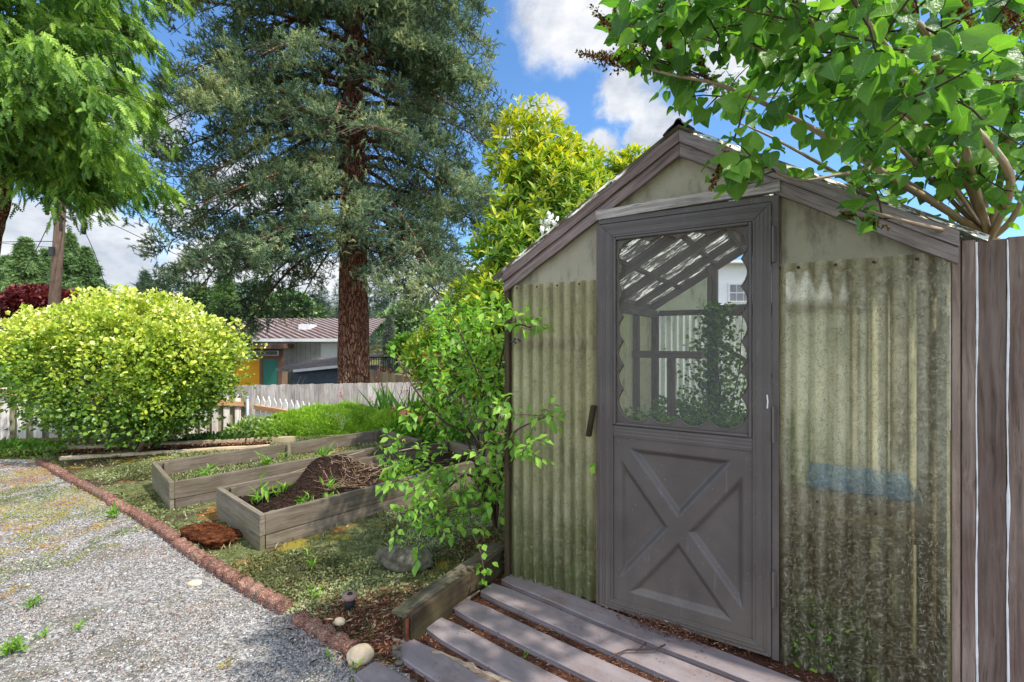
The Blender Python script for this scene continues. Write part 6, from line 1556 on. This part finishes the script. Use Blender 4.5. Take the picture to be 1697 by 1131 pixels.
# ------------------------------------------------------------------ far house, shed, fences
YH = 24.0
def hx(px, Y=YH): return (px - CX) / F_PX * Y
def hz(py, Y=YH): return CAMZ - (py - CY) / F_PX * Y
t = thing('house', 'long low white house with ribbed rusty roof and brown porch', 'house', (hx(470), YH, -2))
def part(name, g, mat, par, **k): return mk(name, g, mat, par, False, **k)
part('wall', Geo().box(hx(330), hx(530), YH + 1.2, YH + 5, -2, hz(566)), 'white_siding', t)
part('wall', Geo().box(hx(530), hx(596), YH + .15, YH + 1.6, -2, hz(566)), 'house_white', t)
V = [(hx(300), YH - .55, hz(563, YH - .55)), (hx(612), YH - .55, hz(563, YH - .55)), (hx(590), YH + 5.5, hz(541, YH) + .0), (hx(330), YH + 5.5, hz(541, YH))]
V = [tuple(v) for v in V]; zt = .06
V2 = V + [(x, y, z - zt) for x, y, z in V]
V2 = [(x, y, z + (.62 if i in (2, 3, 6, 7) else 0)) for i, (x, y, z) in enumerate(V2)]
g = Geo(); g.add(V2, [(0, 1, 2, 3), (7, 6, 5, 4), (0, 4, 5, 1), (1, 5, 6, 2), (2, 6, 7, 3), (3, 7, 4, 0)], [(v[0] + v[1] * .9, v[1], v[2]) for v in V2]); rf = part('roof', g, 'ribbed_roof', t)
part('gutter', Geo().box(hx(300), hx(612, YH - .55), YH - .66, YH - .56, hz(568), hz(563)), 'house_white', t)
part('skylight', Geo().box(hx(468), hx(487), YH + 1.8, YH + 2.8, hz(552) + .1, hz(545) + .25), 'white_paint', rf)
part('porch_canopy', Geo().box(hx(405), hx(486), YH - 2.2, YH + .1, hz(580, YH - 2), hz(572, YH - 2)), 'house_trim', t, bevel=.01)
YD = YH - .6
part('door_surround', Geo().box(hx(376, YD), hx(386, YD), YD, YD + .15, -2, hz(580, YD)).box(hx(461, YD), hx(467, YD), YD, YD + .15, -2, hz(580, YD)).box(hx(416, YD), hx(461, YD), YD, YD + .15, hz(597, YD), hz(591, YD)).box(hx(430, YD), hx(435, YD), YD, YD + .15, -2, hz(597, YD)).box(hx(416, YD), hx(461, YD), YD, YD + .15, hz(583, YD), hz(580, YD)), 'house_trim', t)
part('door', Geo().box(hx(386, YD), hx(430, YD), YD + .03, YD + .1, -2, hz(599, YD)), 'house_orange', t, label='orange door')
part('door', Geo().box(hx(435, YD), hx(461, YD), YD + .03, YD + .1, -2, hz(595, YD)), 'house_teal', t, label='teal side panel')
w_ = part('transom_window', Geo().box(hx(419, YD), hx(462, YD), YD - .02, YD + .05, hz(591, YD), hz(583, YD)), 'white_paint', t)
part('pane', Geo().box(hx(421, YD), hx(460, YD), YD - .03, YD - .021, hz(590, YD), hz(584, YD)), 'glass_dark', w_)
g = Geo(); g.box(hx(462, YD), hx(475, YD), YD + .02, YD + .08, -2, hz(612, YD), 2); g_ = part('side_gate', g, 'wood_cedar_fence', t)
YS = 19.5
t = thing('garden_shed', 'dark blue garden shed with flat brown roof left of the big trunk', 'shed', (hx(525, YS), YS, -1.5))
part('wall', Geo().box(hx(485, YS), hx(600, YS), YS, YS + 2.5, -2, hz(612, YS)), 'shed_blue', t)
g = Geo()
for k in range(7): z = hz(655, YS) + k * .16; g.box(hx(508, YS), hx(600, YS), YS - .016, YS - .001, z, z + .148)
part('siding', g, 'shed_blue', t)
g = Geo(); v = [(hx(470, YS), YS - .6, hz(611, YS)), (hx(500, YS), YS - .75, hz(612.5, YS)), (hx(606, YS), YS - .5, hz(602, YS)), (hx(606, YS), YS + 2.7, hz(594, YS) + .1), (hx(470, YS), YS + 2.7, hz(605, YS) + .1)]
V = v + [(x, y, z - .09) for x, y, z in v]; g.add(V, [(0, 1, 2, 3, 4), (9, 8, 7, 6, 5)] + [(i, i + 5, (i + 1) % 5 + 5, (i + 1) % 5) for i in range(5)]); part('roof', g, 'roof_felt', t)
g = Geo(); g.obox((v[1][0], v[1][1] - .02, v[1][2] - .11), (v[2][0], v[2][1] - .02, v[2][2] - .11), .03, 0, .11); part('fascia', g, 'white_paint', t)
for k, (a, b) in enumerate(((492, 645, ), (500, 645))):
    g = Geo(); g.tube([W(a - 2, b, YS - .8), W(a + 7, 624, YS - .4)], .02, 6); tag(mk('tool_handle', g, 'wood_bleached'), ['left wooden tool handle leaning on the blue shed', 'right wooden tool handle leaning on the blue shed'][k], 'tool')
g = Geo(); c = W(502, 645, YS - .6); g.box(c.x - .12, c.x + .15, c.y - .1, c.y + .1, c.z - .4, c.z + .12); tag(mk('storage_bin', g, 'house_white', bevel=.03), 'small pale bin standing under the tool handles', 'bin')
t = fence_line('cedar_fence', 'tan cedar board fence stepping down beside the black railing', (hx(600, 18), 18), (hx(735, 17), 17), (hz(611, 18), hz(640, 17)), (-2, -2), [], .13, .126, ('wood_cedar_fence', 'wood_cedar_fence'), seedn=8)
t = thing('stair_railing', 'black metal railing and stair rail behind the cedar fence', 'railing', (hx(640, 19), 19, -1.5))
g = Geo(); Yr = 19
g.tube([W(600, 594, Yr), W(658, 594, Yr)], .025, 6); g.tube([W(658, 594, Yr), W(700, 625, Yr - 1)], .03, 6); g.tube([W(658, 606, Yr), W(705, 640, Yr - 1)], .03, 6); part('handrail', g, 'metal_black', t)
for k in range(15):
    px = 604 + k * 3.9; part('baluster', Geo().tube([W(px, 594, Yr), W(px, 618, Yr)], .014 if k % 14 else .05, 5), 'metal_black', t)
for k in range(11):
    px = 662 + k * 3.8; yy = 597 + (px - 658) * .74; part('baluster', Geo().tube([W(px, yy, Yr - .5), W(px, yy + 12, Yr - .5)], .012, 5), 'metal_black', t)
# neighbour house roof sliver at the left, behind the maple
t = thing('neighbor_house', 'white trimmed house corner behind the golden shrub at the left edge', 'house', (hx(30, 20), 20, -1))
part('wall', Geo().box(hx(-80, 20), hx(66, 20), 20, 24, -1, hz(520, 20)), 'shed_blue', t); part('fascia', Geo().box(hx(-90, 19.7), hx(58, 19.7), 19.6, 19.75, hz(518, 19.7), hz(512, 19.7)), 'white_paint', t)
part('roof', Geo().box(hx(-90, 19.7), hx(60, 19.7), 19.76, 24.5, hz(513, 19.7), hz(508, 19.7)), 'roof_felt', t)
# white house seen through the greenhouse
YN = 13.0
t = thing('white_house', 'white house with a paned window seen through the back of the greenhouse', 'house', (6.5, YN, -1))
part('wall', Geo().box(5.0, 13, YN, YN + 5, -1, hz(440, YN)), 'white_paint', t)
part('roof', Geo().box(4.8, 13, YN - .3, YN + 5.2, hz(440, YN), hz(436, YN)), 'white_paint', t)
w_ = part('window', Geo().box(hx(1206, YN), hx(1244, YN), YN - .04, YN - .001, hz(503, YN), hz(471, YN)), 'caulk', t)
g = Geo()
for i in range(3):
    for j in range(2): g.box(hx(1209 + i * 11.5, YN), hx(1219 + i * 11.5, YN), YN - .05, YN - .041, hz(500 - j * 14, YN), hz(488 - j * 14, YN))
part('pane', g, 'glass_dark', w_)
